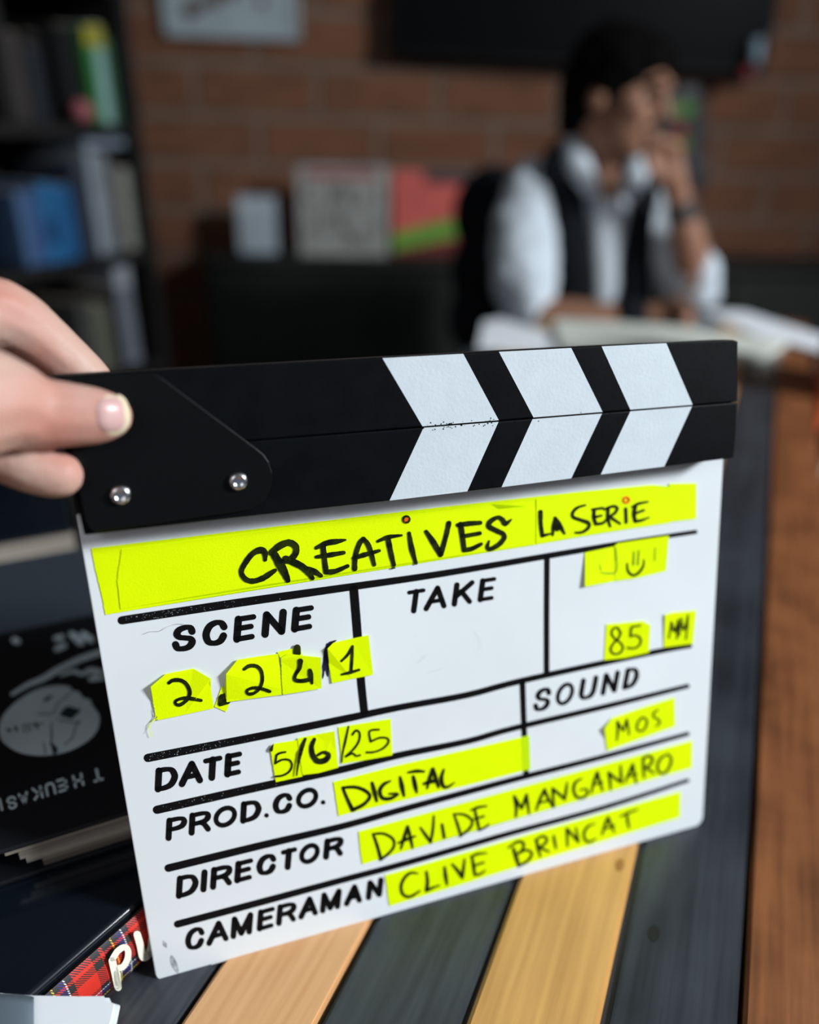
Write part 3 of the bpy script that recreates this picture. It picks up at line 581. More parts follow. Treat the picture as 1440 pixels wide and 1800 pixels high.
t = tape('tape_strip', [(631, 1462), (820, 1411), (1000, 1362), (1217.5, 1302), (1217, 1350), (1060, 1394.5), (900, 1441), (820, 1463.5), (637.5, 1519.5), (633, 1490)], 0.0003, 0.0002, 'neon tape written with the director\'s name', o=(0, 0), sc_=1, jag=(8, 9))
strokes('handwriting', [[(785, 985, 12), (812, 1060, 16), (840, 1162, 18)], [(785, 985, 12), (860, 982, 14), (925, 1020, 14), (930, 1075, 14), (890, 1125, 14), (838, 1162, 16)],
  [(980, 1090, 10), (1000, 1020, 18), (1028, 932, 16)], [(1028, 932, 16), (1045, 1000, 18), (1062, 1082, 12)], [(962, 1048, 10), (1020, 1022, 18), (1080, 1000, 10)], [(1118, 940, 10), (1150, 985, 16), (1190, 1042, 16)], [(1212, 858, 10), (1206, 950, 14), (1190, 1042, 14)], [(1270, 918, 14), (1285, 1008, 16)]], 15, 0.00045, 'ink', t, c6, lab='marker letters DAVI')
strokes('handwriting', [[(393, 925, 10), (420, 1000, 15), (442, 1078, 14)], [(393, 925, 10), (465, 928, 14), (520, 968, 14), (508, 1020, 14), (442, 1076, 14)], [(540, 895, 14), (555, 960, 16), (572, 1035, 14)], [(512, 898, 8), (560, 878, 15), (622, 868, 10)], [(530, 962, 10), (602, 940, 13)], [(572, 1036, 14), (612, 1018, 12), (638, 995, 8)],
  [(828, 942, 12), (832, 880, 16), (818, 800, 14)], [(818, 800, 14), (845, 845, 16), (870, 885, 14)], [(870, 885, 14), (890, 830, 16), (905, 788, 14)], [(905, 788, 14), (912, 850, 16), (922, 922, 10)]], 15, 0.00045, 'ink', t, c7, lab='marker letters DE M')
strokes('handwriting', [[(172, 1055, 10), (200, 980, 16), (232, 910, 14)], [(232, 910, 14), (250, 960, 16), (290, 1035, 10)], [(185, 1010, 10), (270, 985, 12)],
  [(298, 1030, 10), (292, 970, 14), (288, 905, 14)], [(288, 905, 14), (330, 940, 16), (372, 980, 14)], [(372, 980, 14), (382, 920, 14), (390, 862, 8)], [(492, 835, 8), (450, 860, 14), (435, 910, 15), (455, 962, 15), (500, 968, 14), (535, 938, 12)], [(535, 938, 12), (522, 908, 12), (480, 915, 8)],
  [(560, 935, 10), (578, 860, 15), (602, 792, 15)], [(602, 792, 15), (618, 850, 15), (638, 918, 10)], [(570, 880, 8), (635, 862, 12)], [(695, 910, 10), (692, 860, 14), (682, 792, 14)], [(682, 792, 14), (725, 830, 15), (770, 862, 14)], [(770, 862, 14), (768, 800, 14), (765, 740, 8)],
  [(795, 862, 8), (825, 800, 14), (852, 735, 14)], [(852, 735, 14), (862, 800, 14), (876, 865, 10)], [(805, 825, 8), (875, 802, 12)], [(932, 828, 10), (926, 760, 14), (925, 692, 14)], [(925, 692, 12), (960, 675, 14), (990, 695, 14), (975, 735, 14), (935, 762, 12)], [(945, 758, 12), (970, 775, 14), (1005, 800, 8)],
  [(1100, 662, 10), (1050, 690, 13), (1025, 745, 13), (1040, 792, 13), (1080, 792, 13), (1112, 745, 13), (1122, 695, 13), (1100, 662, 10)]], 14, 0.00045, 'ink', t, c8, lab='marker letters ANGANARO')
t = tape('tape_strip', [(677.5, 1539), (820, 1499), (1000, 1447), (1197, 1391.5), (1196, 1437), (1060, 1479), (900, 1527), (820, 1552.5), (685, 1593), (681, 1565)], 0.0003, 0.0002, 'neon tape written with the camera operator\'s name', o=(0, 0), sc_=1, jag=(8, 9))
strokes('handwriting', [[(1098, 1262, 8), (1050, 1258, 14), (1008, 1290, 15), (982, 1350, 16), (995, 1408, 16), (1045, 1425, 16), (1112, 1385, 10)], [(1160, 1252, 14), (1168, 1320, 18), (1160, 1382, 18)], [(1160, 1382, 18), (1205, 1362, 14), (1252, 1345, 8)], [(1288, 1220, 14), (1295, 1280, 20), (1305, 1340, 12)]], 15, 0.00045, 'ink', t, c6, lab='marker letters CLI')
strokes('handwriting', [[(382, 1278, 12), (420, 1322, 18), (452, 1372, 16)], [(468, 1242, 10), (460, 1310, 16), (452, 1372, 16)], [(520, 1222, 12), (532, 1290, 18), (540, 1352, 14)], [(512, 1225, 10), (560, 1205, 15), (622, 1198, 8)], [(530, 1288, 12), (602, 1265, 13)], [(540, 1352, 14), (580, 1345, 13), (612, 1320, 8)],
  [(812, 1168, 16), (830, 1225, 22), (850, 1288, 16)], [(775, 1162, 8), (840, 1120, 15), (882, 1128, 15), (875, 1175, 14), (835, 1208, 12)], [(835, 1208, 12), (900, 1178, 14), (942, 1200, 14), (915, 1250, 15), (850, 1288, 14)], [(975, 1108, 14), (985, 1165, 18), (1002, 1225, 10)], [(965, 1108, 10), (1015, 1080, 14), (1048, 1100, 14), (1030, 1135, 14), (985, 1162, 12)], [(990, 1155, 14), (1025, 1172, 15), (1065, 1190, 10)], [(1095, 1078, 12), (1102, 1120, 16), (1112, 1168, 10)]], 14, 0.00045, 'ink', t, c7, lab='marker letters VE BRI')
strokes('handwriting', [[(392, 1312, 10), (390, 1250, 14), (388, 1188, 14)], [(388, 1188, 14), (430, 1235, 15), (468, 1280, 14)], [(468, 1280, 14), (460, 1230, 14), (450, 1178, 8)], [(582, 1152, 8), (535, 1172, 13), (508, 1220, 14), (520, 1270, 15), (555, 1278, 14), (592, 1255, 8)],
  [(635, 1230, 10), (655, 1165, 15), (678, 1108, 14)], [(678, 1108, 14), (698, 1160, 15), (722, 1212, 10)], [(648, 1190, 10), (722, 1165, 13)], [(762, 1102, 8), (820, 1075, 14), (885, 1052, 8)], [(808, 1082, 12), (815, 1130, 15), (825, 1182, 10)]], 14, 0.00045, 'ink', t, c8, lab='marker letters NCAT')
t = tape('tape_piece', [(652, 485), (705, 410), (900, 342), (1145, 265), (1150, 468), (920, 550), (670, 640)], 0.0004, 0.0002, 'neon tape piece written MOS', o=c8, lifts={0: 1.2}, jag=(6,))
strokes('handwriting', [[(738, 568, 8), (746, 500, 14), (742, 432, 13)], [(742, 432, 13), (765, 470, 14), (785, 498, 12)], [(785, 498, 12), (798, 455, 13), (810, 418, 12)], [(810, 418, 12), (818, 470, 13), (826, 528, 8)], [(915, 405), (888, 440), (880, 480), (898, 502), (930, 490), (950, 450), (945, 415), (915, 405)], [(1032, 350, 8), (1000, 372), (1000, 402), (1030, 418), (1040, 445), (1010, 468, 8)]], 12, 0.0008, 'ink', t, c8, lab='marker word MOS')

# ================================================================== organic shapes
def blob(name, prims, mt, voxel, smooth_it, parent=None, disp=0.0, dscale=0.02):
    """prims: ('c', [(point, r), ...][, axis, factor]) chain of spheres ; ('e', centre, (ax, ay, az) vectors) ellipsoid"""
    bm = bmesh.new()
    def sph(mx, sub=2): bmesh.ops.create_icosphere(bm, subdivisions=sub, radius=1.0, matrix=mx)
    for p in prims:
        if p[0] == 'c':
            pts = crom([(*q, r) for q, r in p[1]], 8) if len(p[1]) > 2 else [(*q, r) for q, r in p[1]]
            S = Matrix.Identity(4)
            if len(p) > 2:
                S = Matrix.Scale(p[3], 4, p[2])
            prev = None
            for a, b in zip(pts, pts[1:]):
                A = V(a[:3]); D = V(b[:3]); l = (D-A).length; n = max(1, int(l/(0.28*max(0.001, min(a[3], b[3])))))
                for k in range(n+1):
                    t = k/n; c = A.lerp(D, t); r = a[3]+(b[3]-a[3])*t
                    if prev is not None and (c-prev).length < 0.12*r: continue
                    prev = c
                    sph(Matrix.Translation(c) @ S @ Matrix.Scale(r, 4))
        else:
            c, (ax, ay, az) = V(p[1]), p[2]
            mx = Matrix.Identity(4)
            for i in range(3): mx[i][0], mx[i][1], mx[i][2], mx[i][3] = ax[i], ay[i], az[i], c[i]
            sph(mx, 3)
    me = bpy.data.meshes.new('tmp'); bm.to_mesh(me); bm.free()
    o = bpy.data.objects.new('tmp', me); C.objects.link(o)
    r = o.modifiers.new('r', 'REMESH'); r.mode = 'VOXEL'; r.voxel_size = voxel; r.use_smooth_shade = True
    s = o.modifiers.new('s', 'SMOOTH'); s.iterations = smooth_it; s.factor = 0.5
    dg = bpy.context.evaluated_depsgraph_get(); me2 = bpy.data.meshes.new_from_object(o.evaluated_get(dg), depsgraph=dg)
    bpy.data.objects.remove(o); bpy.data.meshes.remove(me)
    if disp:
        ns = [v.normal.copy() for v in me2.vertices]
        for v, n in zip(me2.vertices, ns): v.co += n*disp*noise.noise(v.co/dscale)
    me2.name = name; me2.materials.clear()
    return link(name, me2, mt, parent, smooth=True)

# ---- the hand that holds the clapperboard (left hand, thumb in front, fingers behind and round the edge)
g = lambda x, y, off, r: (B(x, y, off+(SF-0.0105 if off > 0.01 else 0)), r)
HO = SF - 0.0105
thumb = [g(-210, 770, 0.040, 0.020), g(-90, 715, 0.034, 0.0185), g(-15, 705, 0.0285, 0.0158), g(50, 724, 0.0245, 0.0122), g(112, 729, 0.0225, 0.0108), g(160, 731, 0.0213, 0.0097), g(193, 730.5, 0.0203, 0.0076)]
index = [g(-330, 640, 0.020, 0.0150), g(-150, 560, 0.006, 0.0132), g(-25, 552, -0.003, 0.0128), g(20, 562, -0.006, 0.0118), g(70, 596, -0.009, 0.0102), g(122, 640, -0.0118, 0.0094), g(158, 670, -0.0125, 0.0083), g(172, 684, -0.0120, 0.0068)]
middle = [g(-330, 760, 0.020, 0.0150), g(-190, 740, 0.014, 0.0125), g(-80, 768, 0.0155, 0.0098), g(0, 806, 0.0175, 0.0076), g(52, 824, 0.0185, 0.0079), g(92, 833, 0.0180, 0.0081), g(108, 835, 0.0178, 0.0076)]
ringf = [g(-340, 840, 0.020, 0.0140), g(-230, 830, -0.004, 0.0115), g(-150, 860, -0.012, 0.0095), g(-80, 885, -0.010, 0.0078), g(-62, 890, -0.008, 0.0070)]
little = [g(-350, 920, 0.022, 0.0125), g(-270, 930, -0.002, 0.0100), g(-200, 955, -0.010, 0.0082), g(-150, 975, -0.009, 0.0066), g(-138, 980, -0.008, 0.0060)]
palm0 = B(-430, 800, 0.045); wrist = palm0 + V((-0.055, -0.045, -0.045)); fore = wrist + V((-0.14, -0.13, -0.05))
prims = [('c', thumb, BN, 0.86), ('c', index), ('c', middle), ('c', ringf), ('c', little),
         ('c', [(B(-330, 650, 0.025), 0.0165), (palm0, 0.024), (wrist, 0.026)]), ('c', [(B(-340, 760, 0.025), 0.0165), (palm0, 0.024)]), ('c', [(B(-345, 845, 0.025), 0.016), (wrist, 0.025)]),
         ('c', [(B(-350, 920, 0.025), 0.0145), (wrist, 0.025)]), ('c', [(B(-210, 770, 0.040), 0.020), (palm0, 0.024)]), ('c', [(B(-110, 690, 0.030), 0.016), (B(-250, 630, 0.022), 0.013)]),
         ('c', [(wrist, 0.026), (wrist.lerp(fore, 0.4), 0.028), (fore, 0.036)])]
hand = blob('hand', prims, M['skin'], 0.0011, 6)
prop(hand, label='pale hand reaching in from the left, thumb and fingers gripping the clapperboard hinge corner', cat='hand')
from mathutils.bvhtree import BVHTree
hv = [v.co.copy() for v in hand.data.vertices]; bvh = BVHTree.FromPolygons(hv, [tuple(p.vertices) for p in hand.data.polygons])
def nail(name, cx, cy, rx, ry, lift, edge, mt, lab, power=2.6, ang=0.0, n=15):
    """a patch draped over the thumb, seen along the board's normal; cx, cy, rx, ry in photo pixels"""
    bm = bmesh.new(); rows = []
    for i in range(n):
        row = []; rr = i/(n-1)
        for j in range(36):
            a = 2*math.pi*j/36; c, s_ = math.cos(a), math.sin(a)
            x = math.copysign(abs(c)**(2/power), c)*rr*rx; y = math.copysign(abs(s_)**(2/power), s_)*rr*ry
            x, y = x*math.cos(ang)-y*math.sin(ang), x*math.sin(ang)+y*math.cos(ang)
            src = B(cx+x, cy+y, 0.0285+HO); d = (src-CAM).normalized()
            hit = bvh.ray_cast(src - d*0.03, d)
            p = hit[0] if hit[0] is not None else src + d*0.008
            nn = hit[1] if hit[0] is not None else BN
            row.append(bm.verts.new(p + nn*(lift*(1-rr**4) + edge)))
            if i == 0: break
        rows.append(row)
    for j in range(36): bm.faces.new((rows[0][0], rows[1][j], rows[1][(j+1) % 36]))
    for i in range(1, n-1):
        for j in range(36): bm.faces.new((rows[i][j], rows[i+1][j], rows[i+1][(j+1) % 36], rows[i][(j+1) % 36]))
    o = bm_obj(name, bm, M[mt], hand, smooth=True); o['label'] = lab
    return o
nail('fingertip_edge', 202, 729, 27, 37, 0.00015, 0.00003, 'nail_tip', 'pale blanched rim round the thumbnail', 2.3, -0.12)
nail('fingernail', 194.5, 729, 24, 30, 0.0007, 0.0002, 'nail', 'pink thumbnail', 2.8, -0.12)
slv = cyl('sleeve', fore + (wrist-fore)*0.25, fore + (fore-wrist)*0.6, 0.046, 0.06, M['vest'], hand); slv['label'] = 'dark sleeve'

# ================================================================== books and papers left of the clapperboard
zt = TZ
# lower glossy book with tartan spine
def tartan():
    m = bpy.data.materials.new('tartan'); m.use_nodes = True
    nt = m.node_tree; N = nt.nodes; L = nt.links; b = N['Principled BSDF']
    uv = N.new('ShaderNodeUVMap'); sp = N.new('ShaderNodeSeparateXYZ'); L.new(uv.outputs[0], sp.inputs[0])
    def stripes(out, k, ph):
        a = N.new('ShaderNodeMath'); a.operation = 'MULTIPLY_ADD'; a.inputs[1].default_value = k; a.inputs[2].default_value = ph; L.new(out, a.inputs[0])
        f = N.new('ShaderNodeMath'); f.operation = 'FRACT'; L.new(a.outputs[0], f.inputs[0])
        r = N.new('ShaderNodeValToRGB'); r.color_ramp.interpolation = 'CONSTANT'; e = r.color_ramp.elements
        e[0].position = 0; e[0].color = (0.62, 0.025, 0.012, 1); e[1].position = 0.20; e[1].color = (0.010, 0.012, 0.014, 1)
        for p, c in ((0.34, (0.62, 0.025, 0.012, 1)), (0.40, (0.015, 0.012, 0.02, 1)), (0.55, (0.7, 0.5, 0.03, 1)), (0.575, (0.01, 0.012, 0.014, 1)), (0.66, (0.03, 0.02, 0.16, 1)), (0.74, (0.7, 0.72, 0.7, 1)), (0.765, (0.012, 0.012, 0.016, 1)), (0.86, (0.62, 0.025, 0.012, 1))):
            q = e.new(p); q.color = c
        L.new(f.outputs[0], r.inputs[0]); return r.outputs[0]
    A = stripes(sp.outputs[0], 38, 0.1); Bc = stripes(sp.outputs[1], 38, 0.35)
    ad = N.new('ShaderNodeMath'); ad.operation = 'ADD'; L.new(sp.outputs[0], ad.inputs[0]); L.new(sp.outputs[1], ad.inputs[1])
    mu = N.new('ShaderNodeMath'); mu.operation = 'MULTIPLY'; mu.inputs[1].default_value = 900; L.new(ad.outputs[0], mu.inputs[0])
    fr = N.new('ShaderNodeMath'); fr.operation = 'FRACT'; L.new(mu.outputs[0], fr.inputs[0])
    gt = N.new('ShaderNodeMath'); gt.operation = 'GREATER_THAN'; gt.inputs[1].default_value = 0.5; L.new(fr.outputs[0], gt.inputs[0])
    mx = N.new('ShaderNodeMix'); mx.data_type = 'RGBA'; L.new(gt.outputs[0], mx.inputs[0]); L.new(A, mx.inputs[6]); L.new(Bc, mx.inputs[7])
    L.new(mx.outputs[2], b.inputs['Base Color']); b.inputs['Roughness'].default_value = 0.45
    return m
M['tartan'] = tartan()
H2 = 0.033
zb = zt + H2
eA = HZ(66, 1750, zb); eB = HZ(236, 1601, zb); ed = (eB-eA); ed.z = 0; ed.normalize()
eP = V((ed.y, -ed.x, 0))                    # outward from the spine (towards the right)
if eP.x < 0: eP = -eP
far = eB + ed*0.035; near = eA - ed*0.06
book = empty('book', (far+near)/2*1.0 - V((0, 0, H2)), label='thick glossy black hardcover with a tartan spine lettered PU, lowest beside the clapperboard', cat='book')
def quadbox(name, a, b, inward, zlo, zhi, mt, parent, bw=0.0):
    top = [V((*a.xy, zhi)), V((*b.xy, zhi)), V((*(b+inward).xy, zhi)), V((*(a+inward).xy, zhi))]
    return prism(name, top, (0, 0, zlo-zhi), M[mt], parent, bw)
deep = 0.24
cv = quadbox('cover', near - eP*0.002, far - eP*0.002, -eP*deep, zb-0.006, zb, 'black_cover', book, 0.0028); cv['label'] = 'glossy black front cover'; cv.modifiers['bevel'].segments = 5
for p_ in cv.data.polygons: p_.use_smooth = True
cv.modifiers['bevel'].harden_normals = True
quadbox('cover', near, far, -eP*deep, zt+0.0005, zt+0.003, 'black_cover', book)
quadbox('page_block', near - eP*0.004 + ed*0.003, far - eP*0.004 - ed*0.003, -eP*(deep-0.01), zt+0.003, zb-0.006, 'grey_pages', book)
# rounded spine
bm = bmesh.new(); uvl = bm.loops.layers.uv.new('UVMap'); rows = []
for i in range(13):
    tt = i/12; bul = 0.0035*math.sin(math.pi*tt)**0.6 if 0 < tt < 1 else 0
    rows.append([bm.verts.new(V((*(q + eP*bul).xy, zt+0.0006+(H2-0.0036)*tt))) for q in (near, far)])
for i in range(12):
    f = bm.faces.new((rows[i][0], rows[i][1], rows[i+1][1], rows[i+1][0]))
    for lp in f.loops:
        lp[uvl].uv = ((lp.vert.co - near).dot(ed), lp.vert.co.z - zt)
sp_ = bm_obj('spine', bm, M['tartan'], book, smooth=True); sp_['label'] = 'red tartan spine'
def SPN(x, y, off=0.0): return HP(x, y, near + eP*(0.0046+off), eP)
bm = bmesh.new()
z4 = lambda l: [(x/4.235, 1560+y/4.235) + tuple(w_ for w_ in r) for x, y, *r in l]
ribbon(bm, z4([(836, 545), (878, 735)]), 13, 0.0, SPN)
ribbon(bm, z4([(880, 745), (872, 640)]), 12, 0.0, SPN)
ribbon(bm, z4([(840, 530), (880, 470), (930, 445), (955, 480), (945, 545), (915, 590), (885, 600)]), 11, 0.0, SPN)
ribbon(bm, z4([(1022, 350), (1045, 430), (1062, 510), (1082, 520), (1110, 490)]), 13, 0.0, SPN)
ribbon(bm, z4([(1110, 490), (1125, 440), (1130, 380)]), 12, 0.0, SPN)
fix(bm, eP); me = bpy.data.meshes.new('spine_lettering'); bm.to_mesh(me); bm.free()
link('spine_lettering', me, M['cream_ink'], sp_)['label'] = 'cream letters PU'

# upper book with picture cover
H3 = 0.020; z3 = zb + 0.0006 + H3
a = HZ(-10, 1500, z3); b = HZ(214, 1431, z3); d3 = (b-a); d3.z = 0; d3.normalize(); p3 = V((-d3.y, d3.x, 0))
if p3.y < 0: p3 = -p3
a = a - d3*0.11; b = b + d3*0.012
topc = HZ(100, 1092, z3); dep = (topc-a).dot(p3)
pb = empty('book', (a+b)/2 + p3*dep/2 - V((0, 0, H3)), label='black book with a white oval picture and upside down lettering, lying on the glossy book', cat='book')
quadbox('cover', a, b, p3*dep, z3-0.0022, z3, 'matte_cover', pb, 0.0008)['label'] = 'black picture cover'
quadbox('cover', a, b, p3*dep, z3-H3, z3-H3+0.0022, 'matte_cover', pb, 0.0006)
n_ = 4
for i in range(n_):
    z0 = z3-H3+0.0022 + i*(H3-0.0044)/n_; z1 = z0 + (H3-0.0044)/n_ - 0.0004
    off = d3*(-0.000 + [0.126, 0.120, 0.118, 0.113][i])
    quadbox('page_block', a + off + p3*(0.002+0.0006*(i % 2)), b + p3*(0.002+0.0006*(i % 2)), p3*(dep-0.006), z0, z1, 'grey_pages', pb)
def CP(x, y, off=0.0): return HZ(x, y, z3 + 0.0002 + off)
def cpoly(name, pts, mt, off, lab=None, o=(0, 1080), s=6.0, smooth=True):
    q = [(o[0]+x/s, o[1]+y/s) for x, y in pts]
    if smooth: q = crom(q, 5, closed=True)[:-1]
    bm = bmesh.new(); bm.faces.new([bm.verts.new(CP(x, y, off)) for x, y in q]); bmesh.ops.triangulate(bm, faces=bm.faces[:])
    fix(bm, Z_); me = bpy.data.meshes.new(name); bm.to_mesh(me); bm.free()
    o2 = link(name, me, M[mt], pb)
    if lab: o2['label'] = lab
    return o2
cpoly('cover_picture', [(10, 1120), (60, 1030), (200, 900), (400, 790), (600, 750), (740, 765), (750, 800), (830, 820), (880, 880), (950, 900), (975, 960), (1040, 1050), (1050, 1130), (1020, 1230), (930, 1330), (780, 1420), (600, 1475), (400, 1490), (200, 1455), (60, 1370), (5, 1290), (-10, 1200)], 'cover_white', 0.0, 'white oval drawing on the cover')
cpoly('cover_picture', [(620, 1060), (680, 985), (730, 965), (780, 985), (850, 1000), (840, 1030), (760, 1100), (740, 1105)], 'cover_line', 0.0001, 'black patch in the drawing', smooth=False)
def cstrokes(sl, w, mt, off, lab, name='cover_picture', o=(0, 1080), s=6.0):
    bm = bmesh.new()
    for st in sl: ribbon(bm, [(o[0]+p[0]/s, o[1]+p[1]/s) + ((p[2]/s,) if len(p) > 2 else ()) for p in st], w/s, off, CP)
    fix(bm, Z_); me = bpy.data.meshes.new(name); bm.to_mesh(me); bm.free(); o2 = link(name, me, M[mt], pb); o2['label'] = lab
cstrokes([[(400, 1050), (560, 1040), (610, 940), (750, 830)], [(470, 910, 30), (530, 870, 36), (550, 860, 6)], [(610, 1110), (700, 1130), (800, 1140), (840, 1120)], [(840, 1130), (790, 1200), (770, 1290), (680, 1370)], [(540, 1140), (545, 1300, 18), (530, 1370)], [(460, 1350), (480, 1470)], [(550, 1370, 30), (580, 1430, 60), (570, 1465, 30)],
          [(80, 1215, 30), (110, 1225, 30)], [(160, 1190, 30), (180, 1220, 30)], [(240, 1170), (260, 1250)], [(300, 1165), (290, 1225), (340, 1205)], [(370, 1150, 26), (400, 1195, 26)], [(240, 1170), (460, 1150)]], 12, 'cover_line', 0.0001, 'thin dark lines of the drawing')
cstrokes([[(130, 840, 40), (300, 740, 50), (450, 680, 60), (600, 590, 64), (700, 540, 62), (850, 470, 62), (1060, 400, 62)], [(640, 640, 30), (780, 600, 44), (860, 630, 40), (960, 590, 60), (1060, 620, 80)], [(960, 680, 60), (1070, 660, 70)]], 50, 'cover_white', 0.0, 'white brush strokes above the oval')
cstrokes([[(150, 270, 60), (185, 285, 60)], [(590, 255, 50), (650, 240, 50)], [(600, 365, 60), (670, 330, 66)], [(760, 210, 60), (850, 290, 80)], [(880, 210, 60), (960, 270, 60)]], 50, 'cover_white', 0.0, 'blurred pale title marks')
# upside-down title (rotated 180 degrees): T H E then letters running off to the left
bm = bmesh.new()
def updown(ch, x, y, w_, h_, st):
    ax = V((1, -0.30)).normalized(); ay = V((-0.22, -1)).normalized()
    def pt(gx, gy): 
        gx, gy = 0.5-gx, 0.5-gy
        return (x + ax.x*gx*w_ + ay.x*gy*h_, y + ax.y*gx*w_ + ay.y*gy*h_)
    if ch == 'O': ribbon(bm, [pt(.5+.5*math.cos(t), .5+.5*math.sin(t)) for t in [2*math.pi*i/16 for i in range(17)]], st, 0.0, CP, smooth=False)
    else:
        for s in GL[ch]: ribbon(bm, [pt(*q) for q in s], st, 0.0, CP, smooth=len(s) > 3)
for ch, x, y in (('T', 171.5, 1362), ('H', 137.5, 1372), ('E', 109.5, 1380), ('U', 88.5, 1387), ('K', 66, 1394), ('A', 42, 1404), ('S', 21, 1411), ('I', 1.5, 1414)):
    updown(ch, x, y, 14, 19, 4.6)
fix(bm, Z_); me = bpy.data.meshes.new('cover_lettering'); bm.to_mesh(me); bm.free(); link('cover_lettering', me, M['cover_white'], pb)['label'] = 'upside down white title letters'

# dark books behind
c = HZ(60, 1040, zt+0.03)
b3 = empty('book', V((c.x-0.05, c.y+0.06, zt)), label='dark book in a dull plastic sleeve, behind the picture book', cat='book')
q0 = V((*(a + p3*(dep+0.030) + d3*0.02).xy, 0)); q1 = V((*(b + p3*(dep+0.030) + d3*0.012).xy, 0))
quadbox('cover', q0, q1, p3*0.11, zt+0.026, zt+0.030, 'sheen', b3, 0.001)
quadbox('page_block', q0+p3*0.003, q1+p3*0.003, p3*0.10, zt+0.004, zt+0.026, 'grey_pages', b3)
quadbox('cover', q0, q1, p3*0.11, zt+0.0005, zt+0.004, 'sheen', b3)
cyl('sleeve_glint', V((*q0.xy, zt+0.031)), V((*q1.xy, zt+0.031)), 0.0012, 0.0012, M['paper'], b3)['label'] = 'painted streak of light along the sleeve edge'  # white rod imitates the streak of light on the plastic sleeve
b4 = empty('book', V((q0.x, q0.y+0.16, zt)), label='dark book with pale page edges, farthest in the pile behind the hand', cat='book')
q2 = q0 + p3*0.125; q3 = q1 + p3*0.125 - d3*0.02
quadbox('cover', q2, q3, p3*0.15, zt+0.036, zt+0.040, 'black_cover', b4, 0.001)
quadbox('page_block', q2+p3*0.003, q3+p3*0.003, p3*0.14, zt+0.004, zt+0.036, 'grey_pages', b4)
quadbox('cover', q2, q3, p3*0.15, zt+0.0005, zt+0.004, 'black_cover', b4)

# white papers in the lower left corner
zp = zt + H2 + 0.004
pa = [HZ(x, y, zp) for x, y in ((-40, 1742), (60, 1750), (140, 1751.5), (183, 1751), (187, 1760), (201, 1764), (190, 1815), (-40, 1850))]
sh = empty('paper_sheet', V((pa[3].x-0.03, pa[3].y-0.02, zp-0.002)), label='bright white folded sheet lying at the lower left corner', cat='paper')
prism('sheet', pa, (0, 0, -0.0012), M['paper'], sh)
prism('sheet', [p - V((0, 0, 0.0018)) + V((0.0015, 0.0005, 0)) for p in pa], (0, 0, -0.001), M['paper'], sh)
bm = bmesh.new(); rows = []
for i in range(9):
    tt = i/8; row = []
    for j in range(9):
        s = j/8; ang = s*1.5
        p = HZ(-45 + 105*math.sin(ang), 1745 + 10*(1-math.cos(ang*0.9)) + 120*tt, zp+0.0008 + 0.006*math.cos(ang)*1.0)
        row.append(bm.verts.new(p))
    rows.append(row)
for i in range(8):
    for j in range(8): bm.faces.new((rows[i][j], rows[i+1][j], rows[i+1][j+1], rows[i][j+1]))
M['grey_film'] = mat('grey_film', (0.10, 0.13, 0.16), 0.35, 0.5)
cf = bm_obj('page_curl', bm, M['grey_film'], sh, smooth=True); cf['label'] = 'grey curled page'
sd = cf.modifiers.new('s', 'SOLIDIFY'); sd.thickness = 0.0004

# ================================================================== papers at the far end of the table
pp = [HZ(x, y, TZ+0.003) for x, y in ((850, 566), (880, 560), (985, 590), (975, 622), (840, 612))]
o = prism('paper_sheet', pp, (0, 0, -0.0022), M['paper']); prop(o, label='bluish white sheets at the left table edge under the man\'s elbow', cat='paper')
nb = [HZ(x, y, TZ+0.012) for x, y in ((972, 560), (1180, 572), (1385, 598), (1345, 624), (1180, 622), (985, 604))]
nbr = empty('notebook', V((*((nb[0]+nb[3])/2).xy, TZ)), label='open cream notebook in front of the seated man', cat='notebook')
prism('page_block', nb, (0, 0, -0.0105), M['cream'], nbr, 0.001)
for i in range(9):
    c = HZ(1290+i*9.5, 623.5, TZ+0.0105)
    cyl('binding_ring', c + V((0, 0, -0.0065)), c + V((0.0, -0.004, 0.004)), 0.0016, 0.0016, M['cream'], nbr, seg=8)
pp = [HZ(x, y, TZ+0.004) for x, y in ((1232, 545), (1310, 548), (1450, 592), (1460, 622), (1395, 604), (1330, 588))]
o = prism('paper_sheet', pp, (0, 0, -0.003), M['paper']); prop(o, label='loose white papers at the right end of the table', cat='paper')

# orange chair just beyond the table's right side
oc0 = HZ(1441, 640, 0.78)
oc = empty('chair', V((oc0.x+0.16, oc0.y+0.02, 0)), label='orange chair at the right edge beside the table', cat='chair')
e1 = TU; e2 = TV
cc = V((oc0.x, oc0.y, 0)) + e2*0.0
box('backrest', cc + V((0, 0, 0.73)) + e2*0.36, (0.36, 0.02, 0.26), M['orange'], oc, ax=e1, ay=e2, bw=0.008)
box('backrest_edge', cc + V((0, 0, 0.82)) + e2*0.012, (0.16, 0.018, 0.24), M['orange'], oc, ax=e1, ay=e2, bw=0.008)
box('seat', cc + V((0, 0, 0.46)) + e2*0.19, (0.38, 0.36, 0.02), M['orange'], oc, ax=e1, ay=e2, bw=0.008)
for i in (-1, 1):
    for j in (0.02, 0.36):
        cyl('leg', cc + e1*(i*0.16) + e2*j + V((0, 0, 0.72 if j < 0.1 or True else 0.45)), cc + e1*(i*0.17) + e2*j, 0.011, 0.011, M['metal'], oc, seg=10)

